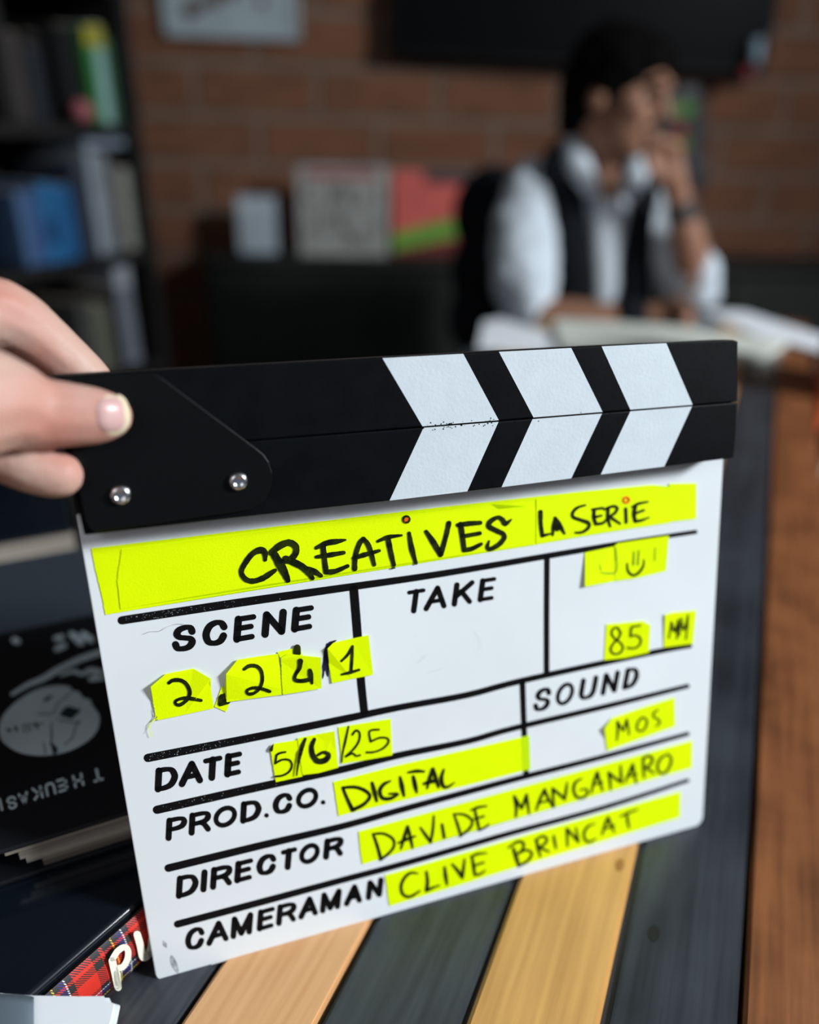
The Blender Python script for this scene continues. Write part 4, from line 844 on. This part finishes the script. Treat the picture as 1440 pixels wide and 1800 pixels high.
# ================================================================== sideboard, things on it, wall things
SZ = WP(600, 456, 0.30).z
def WQ(s, off, z): return W0 + WX*s + WN*off + V((0, 0, z))
sL = (WP(357, 500, 0.30)-W0).dot(WX)
sb = empty('sideboard', WQ(sL+1.2, 0.15, 0), label='long low black sideboard along the brick wall', cat='sideboard')
Ls = 2.4
box('body', WQ(sL+Ls/2, 0.15, SZ/2-0.01), (Ls, 0.27, SZ-0.06), M['cabinet'], sb, ax=WX, ay=WN)
box('top', WQ(sL+Ls/2, 0.155, SZ-0.0125), (Ls+0.01, 0.29, 0.025), M['cabinet'], sb, ax=WX, ay=WN, bw=0.003)
box('plinth', WQ(sL+Ls/2, 0.14, 0.02), (Ls-0.04, 0.24, 0.04), M['cabinet'], sb, ax=WX, ay=WN)
for i in range(4):
    d_ = box('door', WQ(sL+0.3+0.6*i, 0.2935, SZ/2-0.008), (0.588, 0.016, SZ-0.085), M['cabinet'], sb, ax=WX, ay=WN, bw=0.002)
    cyl('handle', WQ(sL+0.3+0.6*i+(0.25 if i % 2 == 0 else -0.25), 0.312, SZ*0.62), WQ(sL+0.3+0.6*i+(0.25 if i % 2 == 0 else -0.25), 0.312, SZ*0.78), 0.005, 0.005, M['metal'], d_, seg=10)
# white box
def onside(x0, x1, ytop, off, thick, name, mts, lab, cat, tilt=0.0):
    a = WP(x0, 445, off); b = WP(x1, 445, off)
    zt_ = WP((x0+x1)/2, ytop, off).z
    s0 = (a-W0).dot(WX); s1 = (b-W0).dot(WX)
    return s0, s1, zt_
s0, s1, z1 = onside(421, 487, 346, 0.20, 0.06, '', None, '', '')
o = box('carton', WQ((s0+s1)/2, 0.17, (SZ+z1)/2+0.0005), (s1-s0, 0.06, z1-SZ), flat('pale_card', (0.36, 0.42, 0.47)), ax=WX, ay=WN, bw=0.004)
prop(o, label='small pale grey box standing on the sideboard', cat='box')
o2 = box('label_patch', WQ((s0+s1)/2, 0.2012, SZ+(z1-SZ)*0.85), ((s1-s0)*0.9, 0.001, (z1-SZ)*0.12), flat('pale_patch', (0.45, 0.5, 0.55)), o, ax=WX, ay=WN)
# two leaning record sleeves
def sleeve(x0, x1, ytop, off, name, lab, painter):
    s0, s1, z1 = onside(x0, x1, ytop, off, 0.01, '', None, '', '')
    h = z1-SZ; wd = s1-s0
    e = empty(name, WQ((s0+s1)/2, off, SZ), label=lab, cat='record sleeve')
    lean = 0.06
    up_ = (V((0, 0, 1)) - WN*lean).normalized(); nrm = WX.cross(up_).normalized()
    if nrm.dot(WN) < 0: nrm = -nrm
    o_ = WQ(s0, off, SZ+0.001)
    bm = bmesh.new(); box_bm(bm, o_ + WX*(wd/2) + up_*(h/2) - nrm*0.004, WX, nrm, up_, wd, 0.008, h)
    base = painter[0]; bm_obj('sleeve_board', bm, base, e)
    for (kind, pts, mt) in painter[1]:
        bm = bmesh.new()
        bm.faces.new([bm.verts.new(o_ + WX*(wd*x) + up_*(h*y) + nrm*0.0006) for x, y in pts]); fix(bm, nrm)
        me = bpy.data.meshes.new(kind); bm.to_mesh(me); bm.free(); link(kind, me, mt, e)
    return e
g_ = lambda v: flat('print_grey_%d' % int(v*100), (v, v*0.97, v*0.93))
marks = []
for i in range(110):
    x = random.uniform(0.06, 0.9); y = random.uniform(0.04, 0.76); ww = random.uniform(0.01, 0.035); hh = random.uniform(0.05, 0.2)
    if y+hh > 0.84: continue
    dk = 0.05 if abs(x-0.42) < 0.15 and 0.3 < y < 0.7 else random.choice((0.05, 0.10, 0.30, 0.22))
    marks.append((x, y, ww, hh, dk))
pic = [('printed_patch', [(0.10, 0.86), (0.88, 0.86), (0.88, 0.95), (0.10, 0.95)], flat('red_title', (0.30, 0.085, 0.075)))]
for dk in (0.05, 0.10, 0.22, 0.30): pass
e = sleeve(527, 682, 292, 0.22, 'record_sleeve', 'grey record sleeve crowded with drawings and a red title strip, standing on the sideboard', (flat('grey_print', (0.34, 0.335, 0.32)), pic))
s0, s1, z1 = onside(527, 682, 292, 0.22, 0.01, '', None, '', '')
for dk in (0.05, 0.10, 0.22, 0.30):
    bm = bmesh.new(); up_ = (V((0, 0, 1)) - WN*0.06).normalized(); nrm = WN
    for (x, y, ww, hh, d_) in marks:
        if d_ != dk: continue
        bm.faces.new([bm.verts.new(WQ(s0, 0.22, SZ+0.001) + WX*((s1-s0)*xx) + up_*((z1-SZ)*yy) + nrm*(0.0008+dk*0.001)) for xx, yy in ((x, y), (x+ww, y), (x+ww*1.2, y+hh), (x+ww*0.1, y+hh))])
    fix(bm, nrm); me = bpy.data.meshes.new('printed_drawing'); bm.to_mesh(me); bm.free(); prop(link('printed_drawing', me, g_(dk*0.8+0.005), e), kind='stuff')
sleeve(690, 842, 302, 0.20, 'record_sleeve', 'red and green record sleeve standing on the sideboard behind the black chair', (flat('red_print', (0.60, 0.11, 0.09)), [
  ('printed_patch', [(0.0, 0.06), (1.0, 0.30), (1.0, 0.52), (0.55, 0.42), (0.0, 0.26)], flat('green_print', (0.10, 0.33, 0.035))),
  ('printed_patch', [(0.0, 0.0), (1.0, 0.0), (1.0, 0.27), (0.0, 0.05)], flat('dark_red_print', (0.12, 0.015, 0.012))),
  ('printed_patch', [(0.35, 0.86), (1.0, 0.86), (1.0, 1.0), (0.35, 1.0)], flat('dark_top_print', (0.07, 0.035, 0.04)))]))
# picture frame on the wall
pf = [WP(x, y, 0.02) for x, y in ((280, -120), (534, -110), (528, 73), (291, 63))]
fr = empty('picture_frame', pf[3], label='white framed picture high on the brick wall', cat='picture frame')
fcen = (pf[0]+pf[2])/2; fw = (pf[2]-pf[3]).dot(WX); fh = pf[0].z-pf[3].z
cen = V((*((pf[2]+pf[3])/2).xy, (pf[3].z+pf[2].z)/2 + fh/2))
box('mount', cen, (fw-0.01, 0.012, fh-0.01), flat('pale_mount', (0.33, 0.40, 0.43)), fr, ax=WX, ay=WN)
for sx, sz, lx, lz in ((0, -1, fw, 0.016), (0, 1, fw, 0.016), (-1, 0, 0.016, fh), (1, 0, 0.016, fh)):
    box('frame_bar', cen + WX*(sx*(fw/2-0.008)) + V((0, 0, sz*(fh/2-0.008))) + WN*0.004, (lx, 0.022, lz), flat('pale_frame', (0.36, 0.42, 0.45)), fr, ax=WX, ay=WN, bw=0.003)
for (x, y, r) in ((337, 16, 0.028), (355, 8, 0.02), (380, -5, 0.03), (460, 5, 0.016), (410, -20, 0.03)):
    c = WP(x, y, 0.0275)
    bm = bmesh.new()
    bm.faces.new([bm.verts.new(c + WX*(r*math.cos(t)) + V((0, 0, r*0.9*math.sin(t+0.3)))) for t in [i*math.pi/6 for i in range(12)]])
    fix(bm, WN); me = bpy.data.meshes.new('print_motif'); bm.to_mesh(me); bm.free(); link('print_motif', me, flat('brown_motif', (0.12, 0.085, 0.07)), fr)
# television
tl = WP(684, 92, 0.10); tr = WP(1343, 128, 0.10); tw = (tr-tl).dot(WX); tz = min(tl.z, tr.z)
tv = empty('television', V((*((tl+tr)/2).xy, tz)), label='large black flat television mounted on the brick wall', cat='television')
tax = (tr-tl).normalized(); tup = tax.cross(WN); tup = -tup if tup.z < 0 else tup
tc_ = (tl+tr)/2 + tup*0.36
box('frame', tc_ - WN*0.02, (tw, 0.045, 0.74), M['tv'], tv, ax=tax, ay=WN, az=tup, bw=0.006)
box('screen', tc_ + WN*0.0035, (tw-0.03, 0.003, 0.705), M['screen'], tv, ax=tax, ay=WN, az=tup)
box('wall_bracket', tc_ - WN*0.066, (0.3, 0.045, 0.2), M['metal'], tv, ax=tax, ay=WN, az=tup)
oc_ = WP(1330, 88, 0.14)
orn = empty('ornament', oc_, label='small pale blue and red ornament hanging at the television\'s lower right corner', cat='ornament')
cyl('body', WP(1328, 116, 0.14), WP(1332, 68, 0.14), 0.016, 0.02, flat('pale_blue', (0.30, 0.42, 0.50), 0.3), orn)
cyl('base', WP(1303, 136, 0.14), WP(1322, 122, 0.14), 0.022, 0.018, flat('dull_red', (0.22, 0.02, 0.03)), orn)
cyl('cord', WP(1332, 68, 0.14), WP(1332, 40, 0.125), 0.002, 0.002, M['metal'], orn, seg=8)
# coloured hanging behind the man's hand
ho = [WP(x, y, 0.012) for x, y in ((1160, 150), (1240, 152), (1242, 335), (1165, 340))]
hg = empty('wall_poster', ho[3], label='narrow dark poster with green and red print beside the man\'s head', cat='poster')
prism('poster_board', ho, -WN*0.008, flat('dark_poster', (0.045, 0.045, 0.05)), hg)
for (x, y, r1, r2, nm, cl) in ((1208, 192, 0.03, 0.026, 'green_spot', (0.10, 0.26, 0.05)), (1180, 190, 0.03, 0.03, 'pale_green_spot', (0.25, 0.27, 0.12)), (1196, 228, 0.024, 0.02, 'red_spot', (0.35, 0.035, 0.02)), (1202, 254, 0.024, 0.022, 'lime_spot', (0.16, 0.22, 0.03)), (1212, 160, 0.03, 0.014, 'grey_spot', (0.14, 0.15, 0.16)), (1225, 285, 0.02, 0.016, 'grey_spot', (0.14, 0.15, 0.16))):
    c = WP(x, y, 0.0135); bm = bmesh.new()
    bm.faces.new([bm.verts.new(c + WX*(r1*math.cos(t)) + V((0, 0, r2*math.sin(t)))) for t in [i*math.pi/6 for i in range(12)]])
    fix(bm, WN); me = bpy.data.meshes.new('printed_spot'); bm.to_mesh(me); bm.free(); link('printed_spot', me, flat(nm, cl), hg)

# ================================================================== bookcase on the left
SA = P(269, 450, 2.15); SA.z = 0
SU = TU.copy(); SN = TV.copy()                # shelves run along SU (towards the far end), front faces SN
def SH(x, y, back=0.0): return HP(x, y, SA - SN*back, SN)
def SQ(u, back, z): return SA + SU*u - SN*back + V((0, 0, z))
zs = [SH(215, 219).z, SH(215, 447).z]
dz = zs[0]-zs[1]; zs = [zs[0]+dz, zs[0], zs[1], zs[1]-dz, zs[1]-2*dz+0.0]
bc = empty('bookcase', SQ(-0.5, 0.14, 0), label='tall black open bookcase at the left', cat='bookcase')
Lb = 1.15; Hb = 2.05
box('side_panel', SQ(0, 0.14, Hb/2), (0.03, 0.28, Hb), M['shelf'], bc, ax=SU, ay=SN)
box('side_panel', SQ(-Lb, 0.14, Hb/2), (0.03, 0.28, Hb), M['shelf'], bc, ax=SU, ay=SN)
box('divider', SQ(-0.52, 0.14, Hb/2), (0.02, 0.27, Hb-0.04), M['shelf'], bc, ax=SU, ay=SN)
box('back_panel', SQ(-Lb/2, 0.285, Hb/2), (Lb, 0.01, Hb), M['shelf'], bc, ax=SU, ay=SN)
for z in zs + [Hb-0.015, 0.03]:
    if z > 0.02: box('shelf', SQ(-Lb/2, 0.14, z-0.0125), (Lb-0.03, 0.27, 0.025), M['shelf'], bc, ax=SU, ay=SN)
LASTU = {}
def shelf_book(x0, x1, ytop, si, col, lab, top=None, lean=0.0, grp=None, dp=0.17, inset=0.0):
    zb_ = zs[si]; ym = ytop
    ym = (0, 140, 375, 560)[si]; ua = (SH(x0, ym, 0.03)-SA).dot(SU); ub = min((SH(x1, ym, 0.03)-SA).dot(SU), -0.017); zt_ = SH((x0+x1)/2, ytop, 0.03).z
    ua = max(ua, LASTU.get(si, -9)+0.001)
    if -0.532 < ua < -0.508: ua = -0.508
    if ua < -0.53 < ub: ub = -0.532
    LASTU[si] = ub
    th = ub-ua; h = zt_-zb_
    e = empty('book', SQ((ua+ub)/2, 0.03+inset+dp/2, zb_), label=lab, cat='book', group=grp)
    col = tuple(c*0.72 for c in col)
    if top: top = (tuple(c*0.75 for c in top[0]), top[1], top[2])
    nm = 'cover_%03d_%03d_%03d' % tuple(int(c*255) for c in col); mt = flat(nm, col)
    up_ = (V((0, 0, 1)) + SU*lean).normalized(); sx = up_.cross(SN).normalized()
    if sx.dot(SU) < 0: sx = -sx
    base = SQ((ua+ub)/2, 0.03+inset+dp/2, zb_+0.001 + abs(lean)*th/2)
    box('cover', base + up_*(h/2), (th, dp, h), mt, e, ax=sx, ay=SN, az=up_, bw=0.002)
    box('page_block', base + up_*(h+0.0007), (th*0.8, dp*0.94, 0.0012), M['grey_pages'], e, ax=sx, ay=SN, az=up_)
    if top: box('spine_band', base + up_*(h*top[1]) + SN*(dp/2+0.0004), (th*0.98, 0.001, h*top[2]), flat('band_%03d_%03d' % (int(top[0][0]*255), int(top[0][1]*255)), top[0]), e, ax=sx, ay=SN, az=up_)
    return e
tg, mg, bg = 'books on the upper shelf', 'books on the middle shelf', 'books on the lower shelf'
shelf_book(2, 22, -20, 1, (0.018, 0.017, 0.017), 'dark grey tall book at the far left of the upper shelf', grp=tg)
shelf_book(24, 46, 60, 1, (0.055, 0.045, 0.042), 'brownish grey book on the upper shelf, second from the left', grp=tg)
shelf_book(52, 78, 85, 1, (0.014, 0.018, 0.026), 'navy book on the upper shelf beside the brownish grey one', grp=tg)
shelf_book(86, 118, 60, 1, (0.003, 0.003, 0.004), 'black binder on the upper shelf behind the ball', grp=tg, inset=0.055)
shelf_book(122, 157, 46, 1, (0.003, 0.003, 0.004), 'black binder touching the green book on the upper shelf', grp=tg, inset=0.022)
shelf_book(158, 172, 48, 1, (0.03, 0.20, 0.04), 'green book with a yellow top on the upper shelf', top=((0.42, 0.34, 0.02), 0.90, 0.18), grp=tg)
shelf_book(173, 191, 46, 1, (0.30, 0.50, 0.47), 'pale turquoise book with a yellow top on the upper shelf', top=((0.38, 0.36, 0.05), 0.88, 0.22), grp=tg)
shelf_book(192, 202, 70, 1, (0.04, 0.14, 0.06), 'dark green book beside the turquoise one on the upper shelf', grp=tg)
shelf_book(204, 213, 88, 1, (0.02, 0.06, 0.13), 'dark blue book at the right end of the upper shelf', grp=tg)
shelf_book(32, 50, 338, 2, (0.08, 0.16, 0.32), 'greyish blue book at the left of the middle shelf', grp=mg)
shelf_book(52, 72, 334, 2, (0.05, 0.12, 0.30), 'mid blue book, second on the middle shelf', grp=mg)
shelf_book(74, 100, 322, 2, (0.02, 0.16, 0.38), 'bright blue book on the middle shelf', top=((0.01, 0.07, 0.20), 0.4, 0.3), grp=mg)
shelf_book(102, 130, 326, 2, (0.015, 0.13, 0.34), 'deep blue book right of the bright blue one', grp=mg)
shelf_book(140, 162, 285, 2, (0.035, 0.045, 0.07), 'slate blue book in the middle of the shelf', grp=mg)
shelf_book(166, 184, 262, 2, (0.30, 0.35, 0.40), 'pale grey book on the middle shelf', grp=mg)
shelf_book(186, 202, 272, 2, (0.22, 0.24, 0.27), 'grey book next to the pale grey one', grp=mg)
shelf_book(205, 217, 288, 2, (0.13, 0.105, 0.09), 'thin brown book on the middle shelf', grp=mg)
shelf_book(219, 236, 296, 2, (0.30, 0.31, 0.27), 'off-white book at the right end of the middle shelf', grp=mg)
shelf_book(140, 160, 532, 3, (0.07, 0.07, 0.065), 'dark grey book on the lower shelf behind the hand', grp=bg)
shelf_book(164, 192, 536, 3, (0.13, 0.13, 0.10), 'olive grey book on the lower shelf', grp=bg)
shelf_book(195, 210, 505, 3, (0.010, 0.010, 0.012), 'black book left of the pale lilac one on the lower shelf', grp=bg)
shelf_book(212, 238, 462, 3, (0.20, 0.21, 0.26), 'tall pale lilac book with a whitish top on the lower shelf', top=((0.36, 0.38, 0.42), 0.88, 0.2), grp=bg)
# flat book on top of the pale ones
u_a = (SH(150, 262, 0.03)-SA).dot(SU); u_b = min((SH(222, 262, 0.03)-SA).dot(SU), -0.018)
zz = max(SH(175, 262, 0.03).z, SH(194, 272, 0.03).z) + 0.004
fb = empty('book', SQ((u_a+u_b)/2, 0.1, zz), label='pale blue-grey book lying flat on the upright books of the middle shelf', cat='book', group=mg)
box('cover', SQ((u_a+u_b)/2, 0.105, zz+0.011), (u_b-u_a, 0.15, 0.022), flat('pale_flat', (0.20, 0.25, 0.32)), fb, ax=SU, ay=SN, bw=0.002)
box('page_block', SQ((u_a+u_b)/2, 0.108, zz+0.011), (u_b-u_a-0.004, 0.15, 0.015), M['grey_pages'], fb, ax=SU, ay=SN)
cb = SH(142, 178, 0.024); rb = 0.024
bm = bmesh.new(); bmesh.ops.create_uvsphere(bm, u_segments=24, v_segments=16, radius=rb, matrix=Matrix.Translation(V((cb.x, cb.y, zs[1]+rb+0.001))))
bl_ = bm_obj('ball', bm, flat('pink_ball', (0.34, 0.10, 0.12)), smooth=True); prop(bl_, label='small dull pink ball on the upper shelf left of the green book', cat='ball')

# ================================================================== the seated man and his chair
Hc = P(1086, 160, 1.76)
hf = V((0.80, -0.56, -0.16)).normalized(); hs = V((-0.57, -0.82, 0)).normalized(); hu = hs.cross(hf).normalized()
if hu.z < 0: hu = -hu
def H(f, s, u): return Hc + hf*f + hs*s + hu*u
Rsh, Lsh = P(940, 335, 1.83), P(1148, 360, 1.80)
ax_s = (Lsh-Rsh).normalized(); fr_t = V((ax_s.y, -ax_s.x, 0)).normalized()
if fr_t.y > 0: fr_t = -fr_t
hipc = V(((Rsh.x+Lsh.x)/2+0.01, (Rsh.y+Lsh.y)/2+0.05, 0.53))
def fingers(base, dirs, rr=0.0085):
    out = []
    for (pts) in dirs: out.append(('c', [(p, rr*(1-0.07*i)) for i, p in enumerate(pts)]))
    return out
rw = P(1122, 560, 1.535); rp = P(1158, 556, 1.53)
lw = P(1193, 350, 1.665); lp = P(1178, 300, 1.655)
skin = [
 ('e', H(-0.005, 0, 0.02), (hf*0.092, hs*0.074, hu*0.080)), ('e', H(0.030, 0, -0.045), (hf*0.060, hs*0.055, hu*0.062)), ('e', H(0.062, 0, -0.086), (hf*0.026, hs*0.028, hu*0.022)),
 ('c', [(H(0.084, 0, 0.018), 0.010), (H(0.104, 0, -0.012), 0.010), (H(0.112, 0, -0.026), 0.0105)]), ('c', [(H(0.088, 0.016, -0.055), 0.008), (H(0.095, 0, -0.055), 0.009), (H(0.088, -0.016, -0.055), 0.008)]),
 ('c', [(H(0.084, 0.035, 0.026), 0.010), (H(0.092, 0.0, 0.030), 0.011), (H(0.084, -0.035, 0.026), 0.010)]), ('e', H(0.055, 0.04, -0.02), (hf*0.03, hs*0.02, hu*0.028)), ('e', H(0.055, -0.04, -0.02), (hf*0.03, hs*0.02, hu*0.028)),
 ('e', H(-0.008, 0.074, -0.012), (hf*0.018, hs*0.009, hu*0.032)), ('e', H(-0.008, -0.074, -0.012), (hf*0.018, hs*0.009, hu*0.032)),
 ('c', [(H(-0.02, 0, -0.06), 0.056), (P(1068, 262, 1.80), 0.054), (P(1064, 305, 1.82), 0.062)]), ('c', [(P(1066, 300, 1.79), 0.04), (P(1068, 345, 1.755), 0.03)]),
 ('c', [(Rsh, 0.05), (Lsh, 0.05)]), ('e', P(1058, 430, 1.85), (ax_s*0.145, fr_t*0.085, V((0, 0, 0.18)))), ('e', hipc + V((0, 0, 0.08)), (ax_s*0.14, fr_t*0.10, V((0, 0, 0.16)))),
 ('c', [(Rsh, 0.05), (P(918, 440, 1.72), 0.046), (P(935, 545, 1.60), 0.042), (P(1010, 562, 1.56), 0.040), (P(1080, 562, 1.54), 0.032), (rw, 0.026), (rp, 0.030)]),
 ('c', [(Lsh, 0.05), (P(1190, 445, 1.76), 0.046), (P(1222, 512, 1.71), 0.042), (P(1212, 430, 1.685), 0.036), (P(1200, 385, 1.67), 0.029), (lw, 0.025), (lp, 0.029)]),
]
# right hand: curled round a pen on the notebook
for i, (dy, l) in enumerate(((-22, 1.0), (-8, 1.08), (6, 1.0), (17, 0.8))):
    skin.append(('c', [(P(1166, 552+dy*0.8, 1.525), 0.012), (P(1166+26*l, 553+dy, 1.50), 0.0105), (P(1166+44*l, 566+dy*0.8, 1.475), 0.0095), (P(1166+36*l, 576+dy*0.6, 1.455), 0.0085)]))
skin.append(('c', [(P(1150, 570, 1.505), 0.013), (P(1175, 582, 1.475), 0.011), (P(1196, 583, 1.462), 0.009)]))
# left hand: fingers to the mouth
for i, (dx, l) in enumerate(((-16, 1.05), (-3, 1.0), (11, 0.8), (22, 0.62))):
    skin.append(('c', [(P(1176+dx*0.7, 292, 1.65), 0.012), (P(1170+dx, 262, 1.635), 0.0105), (P(1158+dx, 262-18*l, 1.625), 0.0095), (P(1150+dx*0.9, 264-22*l+abs(dx)*0.6, 1.635), 0.0085)]))
skin.append(('c', [(P(1160, 312, 1.64), 0.013), (P(1142, 290, 1.63), 0.011), (P(1136, 268, 1.64), 0.009)]))
knR = V((hipc.x-0.16, hipc.y-0.43, 0.53)); knL = V((hipc.x+0.10, hipc.y-0.46, 0.53)); 
for s_, kn in ((-0.09, knR), (0.09, knL)):
    hp = hipc + ax_s*s_ + V((0, -0.03, 0)); hp.z = 0.55
    ank = V((kn.x, kn.y+0.06, 0.10))
    skin.append(('c', [(hp, 0.080), (kn, 0.058), (V((kn.x, kn.y+0.02, 0.33)), 0.050), (ank, 0.036)])); skin.append(('c', [(ank, 0.036), (ank+V((0, -0.06, -0.05)), 0.032), (ank+V((0, -0.15, -0.065)), 0.026)]))
man = blob('person', skin, M['man_skin'], 0.006, 4)
prop(man, label='dark-haired man in white shirt and black vest writing with one hand at his mouth', cat='person')
hair = [('e', H(-0.015, 0, 0.030), (hf*0.096, hs*0.086, hu*0.086)), ('e', H(-0.055, 0, -0.01), (hf*0.062, hs*0.080, hu*0.092)), ('e', H(-0.070, 0, -0.060), (hf*0.036, hs*0.056, hu*0.045)),
        ('c', [(H(0.062, 0.040, 0.062), 0.022), (H(0.072, 0.01, 0.070), 0.024), (H(0.062, -0.04, 0.064), 0.022)]), ('c', [(H(0.03, 0.058, 0.045), 0.030), (H(-0.005, 0.068, 0.018), 0.028)]), ('c', [(H(0.03, -0.058, 0.045), 0.030), (H(-0.005, -0.068, 0.018), 0.028)]), ('e', H(0.005, 0, 0.075), (hf*0.070, hs*0.055, hu*0.036))]
hr = blob('hair', hair, M['hair'], 0.006, 3, man, disp=0.006, dscale=0.02); hr['label'] = 'thick dark hair'
for s_ in (0.030, -0.030):
    bm = bmesh.new(); bmesh.ops.create_uvsphere(bm, u_segments=16, v_segments=10, radius=0.012, matrix=Matrix.Translation(H(0.079, s_, 0.004)))
    bm_obj('eye', bm, flat('eye_dark', (0.02, 0.015, 0.012), 0.2), man, smooth=True)
    blob('eyebrow', [('c', [(H(0.090, s_*0.4, 0.030), 0.006), (H(0.092, s_, 0.034), 0.006), (H(0.080, s_*1.5, 0.028), 0.005)])], M['hair'], 0.003, 2, man)
blob('moustache', [('c', [(H(0.090, 0.022, -0.044), 0.005), (H(0.098, 0, -0.041), 0.006), (H(0.090, -0.022, -0.044), 0.005)])], M['hair'], 0.003, 2, man)  # dark hair-coloured strip above the upper lip
shirt = [
 ('c', [(Rsh, 0.064), (P(925, 390, 1.78), 0.072), (P(920, 450, 1.71), 0.070), (P(925, 510, 1.64), 0.064), (P(930, 540, 1.60), 0.056)]),
 ('c', [(Lsh, 0.062), (P(1180, 430, 1.78), 0.062), (P(1212, 490, 1.73), 0.058), (P(1226, 512, 1.71), 0.050)]), ('c', [(P(1226, 512, 1.71), 0.050), (P(1222, 478, 1.70), 0.050)]),
 ('c', [(Rsh, 0.062), (P(1060, 318, 1.84), 0.062), (Lsh, 0.060)]), ('e', P(1058, 430, 1.84), (ax_s*0.160, fr_t*0.108, V((0, 0, 0.185)))), ('e', hipc + V((0, 0, 0.12)), (ax_s*0.150, fr_t*0.115, V((0, 0, 0.16))))]
sh_ = blob('shirt', shirt, M['shirt'], 0.007, 5, man, disp=0.010, dscale=0.05); sh_['label'] = 'white long-sleeved shirt rolled to the elbows'
for pts in ([(P(1008, 250, 1.79), 0.024), (P(1018, 290, 1.75), 0.026), (P(1040, 330, 1.725), 0.018)], [(P(1118, 270, 1.76), 0.020), (P(1122, 300, 1.735), 0.024), (P(1108, 338, 1.72), 0.018)]):
    blob('collar', [('c', pts, fr_t, 0.55)], M['shirt'], 0.004, 2, man)['label'] = 'open white collar'
blob('shirt_front', [('c', [(P(1068, 360, 1.738), 0.030), (P(1066, 430, 1.728), 0.030), (P(1064, 520, 1.735), 0.024)], fr_t, 0.4)], M['shirt'], 0.005, 2, man)
vest = [('c', [(P(985, 272, 1.83), 0.030), (P(975, 300, 1.775), 0.034), (P(1000, 360, 1.745), 0.036), (P(1008, 430, 1.735), 0.042), (P(1014, 500, 1.74), 0.046), (P(1014, 560, 1.76), 0.048)], fr_t, 0.45),
        ('c', [(P(1145, 290, 1.83), 0.026), (P(1142, 330, 1.765), 0.028), (P(1125, 390, 1.738), 0.032), (P(1118, 460, 1.73), 0.036), (P(1118, 540, 1.75), 0.042)], fr_t, 0.45),
        ('e', P(1058, 430, 1.93), (ax_s*0.150, fr_t*0.05, V((0, 0, 0.20)))), ('c', [(P(985, 272, 1.83), 0.032), (P(1000, 290, 1.93), 0.035)]), ('c', [(P(1145, 290, 1.83), 0.03), (P(1120, 300, 1.92), 0.035)])]
blob('vest', vest, M['vest'], 0.007, 3, man)['label'] = 'black open vest'
tr_ = []
for s_, kn in ((-0.09, knR), (0.09, knL)):
    hp = hipc + ax_s*s_ + V((0, -0.03, 0)); hp.z = 0.55
    tr_.append(('c', [(hipc + ax_s*s_*0.6 + V((0, 0.02, 0.03)), 0.10), (hp, 0.092), (kn, 0.070), (V((kn.x, kn.y+0.02, 0.33)), 0.064), (V((kn.x, kn.y+0.06, 0.12)), 0.056)]))
    ank = V((kn.x, kn.y+0.06, 0.10))
    shoe = blob('shoe', [('c', [(ank+V((0, 0.02, -0.05)), 0.040), (ank+V((0, -0.08, -0.062)), 0.036), (ank+V((0, -0.17, -0.066)), 0.032)])], M['vest'], 0.006, 2, man)
blob('trousers', tr_, M['trousers'], 0.008, 3, man)['label'] = 'dark trousers'
blob('wristband', [('c', [(P(1104, 556, 1.537), 0.037), (P(1112, 557, 1.536), 0.037)])], M['vest'], 0.004, 1, man)['label'] = 'black wristband'
blob('bracelet', [('c', [(P(1200, 378, 1.67), 0.031), (P(1198, 370, 1.668), 0.031)])], flat('grey_bracelet', (0.05, 0.045, 0.045)), 0.004, 1, man)['label'] = 'dark bracelet'
pen = cyl('pen', P(1205, 596, 1.425), P(1190, 540, 1.50), 0.0042, 0.0048, flat('dark_pen', (0.05, 0.05, 0.06)), seg=12)
prop(pen, label='dark pen in the man\'s writing hand above the notebook', cat='pen')

ch = empty('office_chair', V((hipc.x, hipc.y+0.08, 0)), label='black office chair the man sits on', cat='chair')
hx = V((1, 0.25, 0)).normalized(); hy = V((-hx.y, hx.x, 0))
pt_ = P(860, 312, 2.12); pl_ = P(800, 450, 2.12)
bc_c = V((pl_.x+0.215, hipc.y+0.215, pt_.z-0.205))
blob('backrest', [('e', bc_c + hx*(0.03*i) + V((0, 0, 0)), (hx*0.16, hy*0.035, V((0, 0, 0.24)))) for i in (1, 3)] +
     [('e', bc_c + hx*dx_ + V((0, 0, dz_)), (hx*0.10, hy*0.035, V((0, 0, 0.11)))) for dx_ in (-0.14, -0.05, 0.05, 0.15, 0.22) for dz_ in (-0.12, 0.0, 0.13)], M['chair'], 0.010, 4, ch)
blob('seat', [('e', V((hipc.x, hipc.y, 0.425)) + hx*(0.05*i), (hx*0.19, hy*0.23, V((0, 0, 0.035)))) for i in (-1, 1)], M['chair'], 0.010, 3, ch)
cyl('back_post', V((hipc.x, hipc.y+0.24, 0.42)), bc_c + V((0, 0.03, -0.1)), 0.016, 0.016, M['metal'], ch)
cyl('gas_column', V((hipc.x, hipc.y, 0.10)), V((hipc.x, hipc.y, 0.40)), 0.026, 0.02, M['metal'], ch)
for i in range(5):
    a_ = 2*math.pi*i/5+0.3; tip = V((hipc.x+0.27*math.cos(a_), hipc.y+0.27*math.sin(a_), 0.075))
    lg = cyl('leg', V((hipc.x, hipc.y, 0.11)), tip, 0.022, 0.014, M['metal'], ch, seg=10)
    side = V((-math.sin(a_), math.cos(a_), 0))
    cyl('caster', tip + V((0, 0, -0.045)) - side*0.018, tip + V((0, 0, -0.045)) + side*0.018, 0.03, 0.03, M['chair'], ch, seg=14)
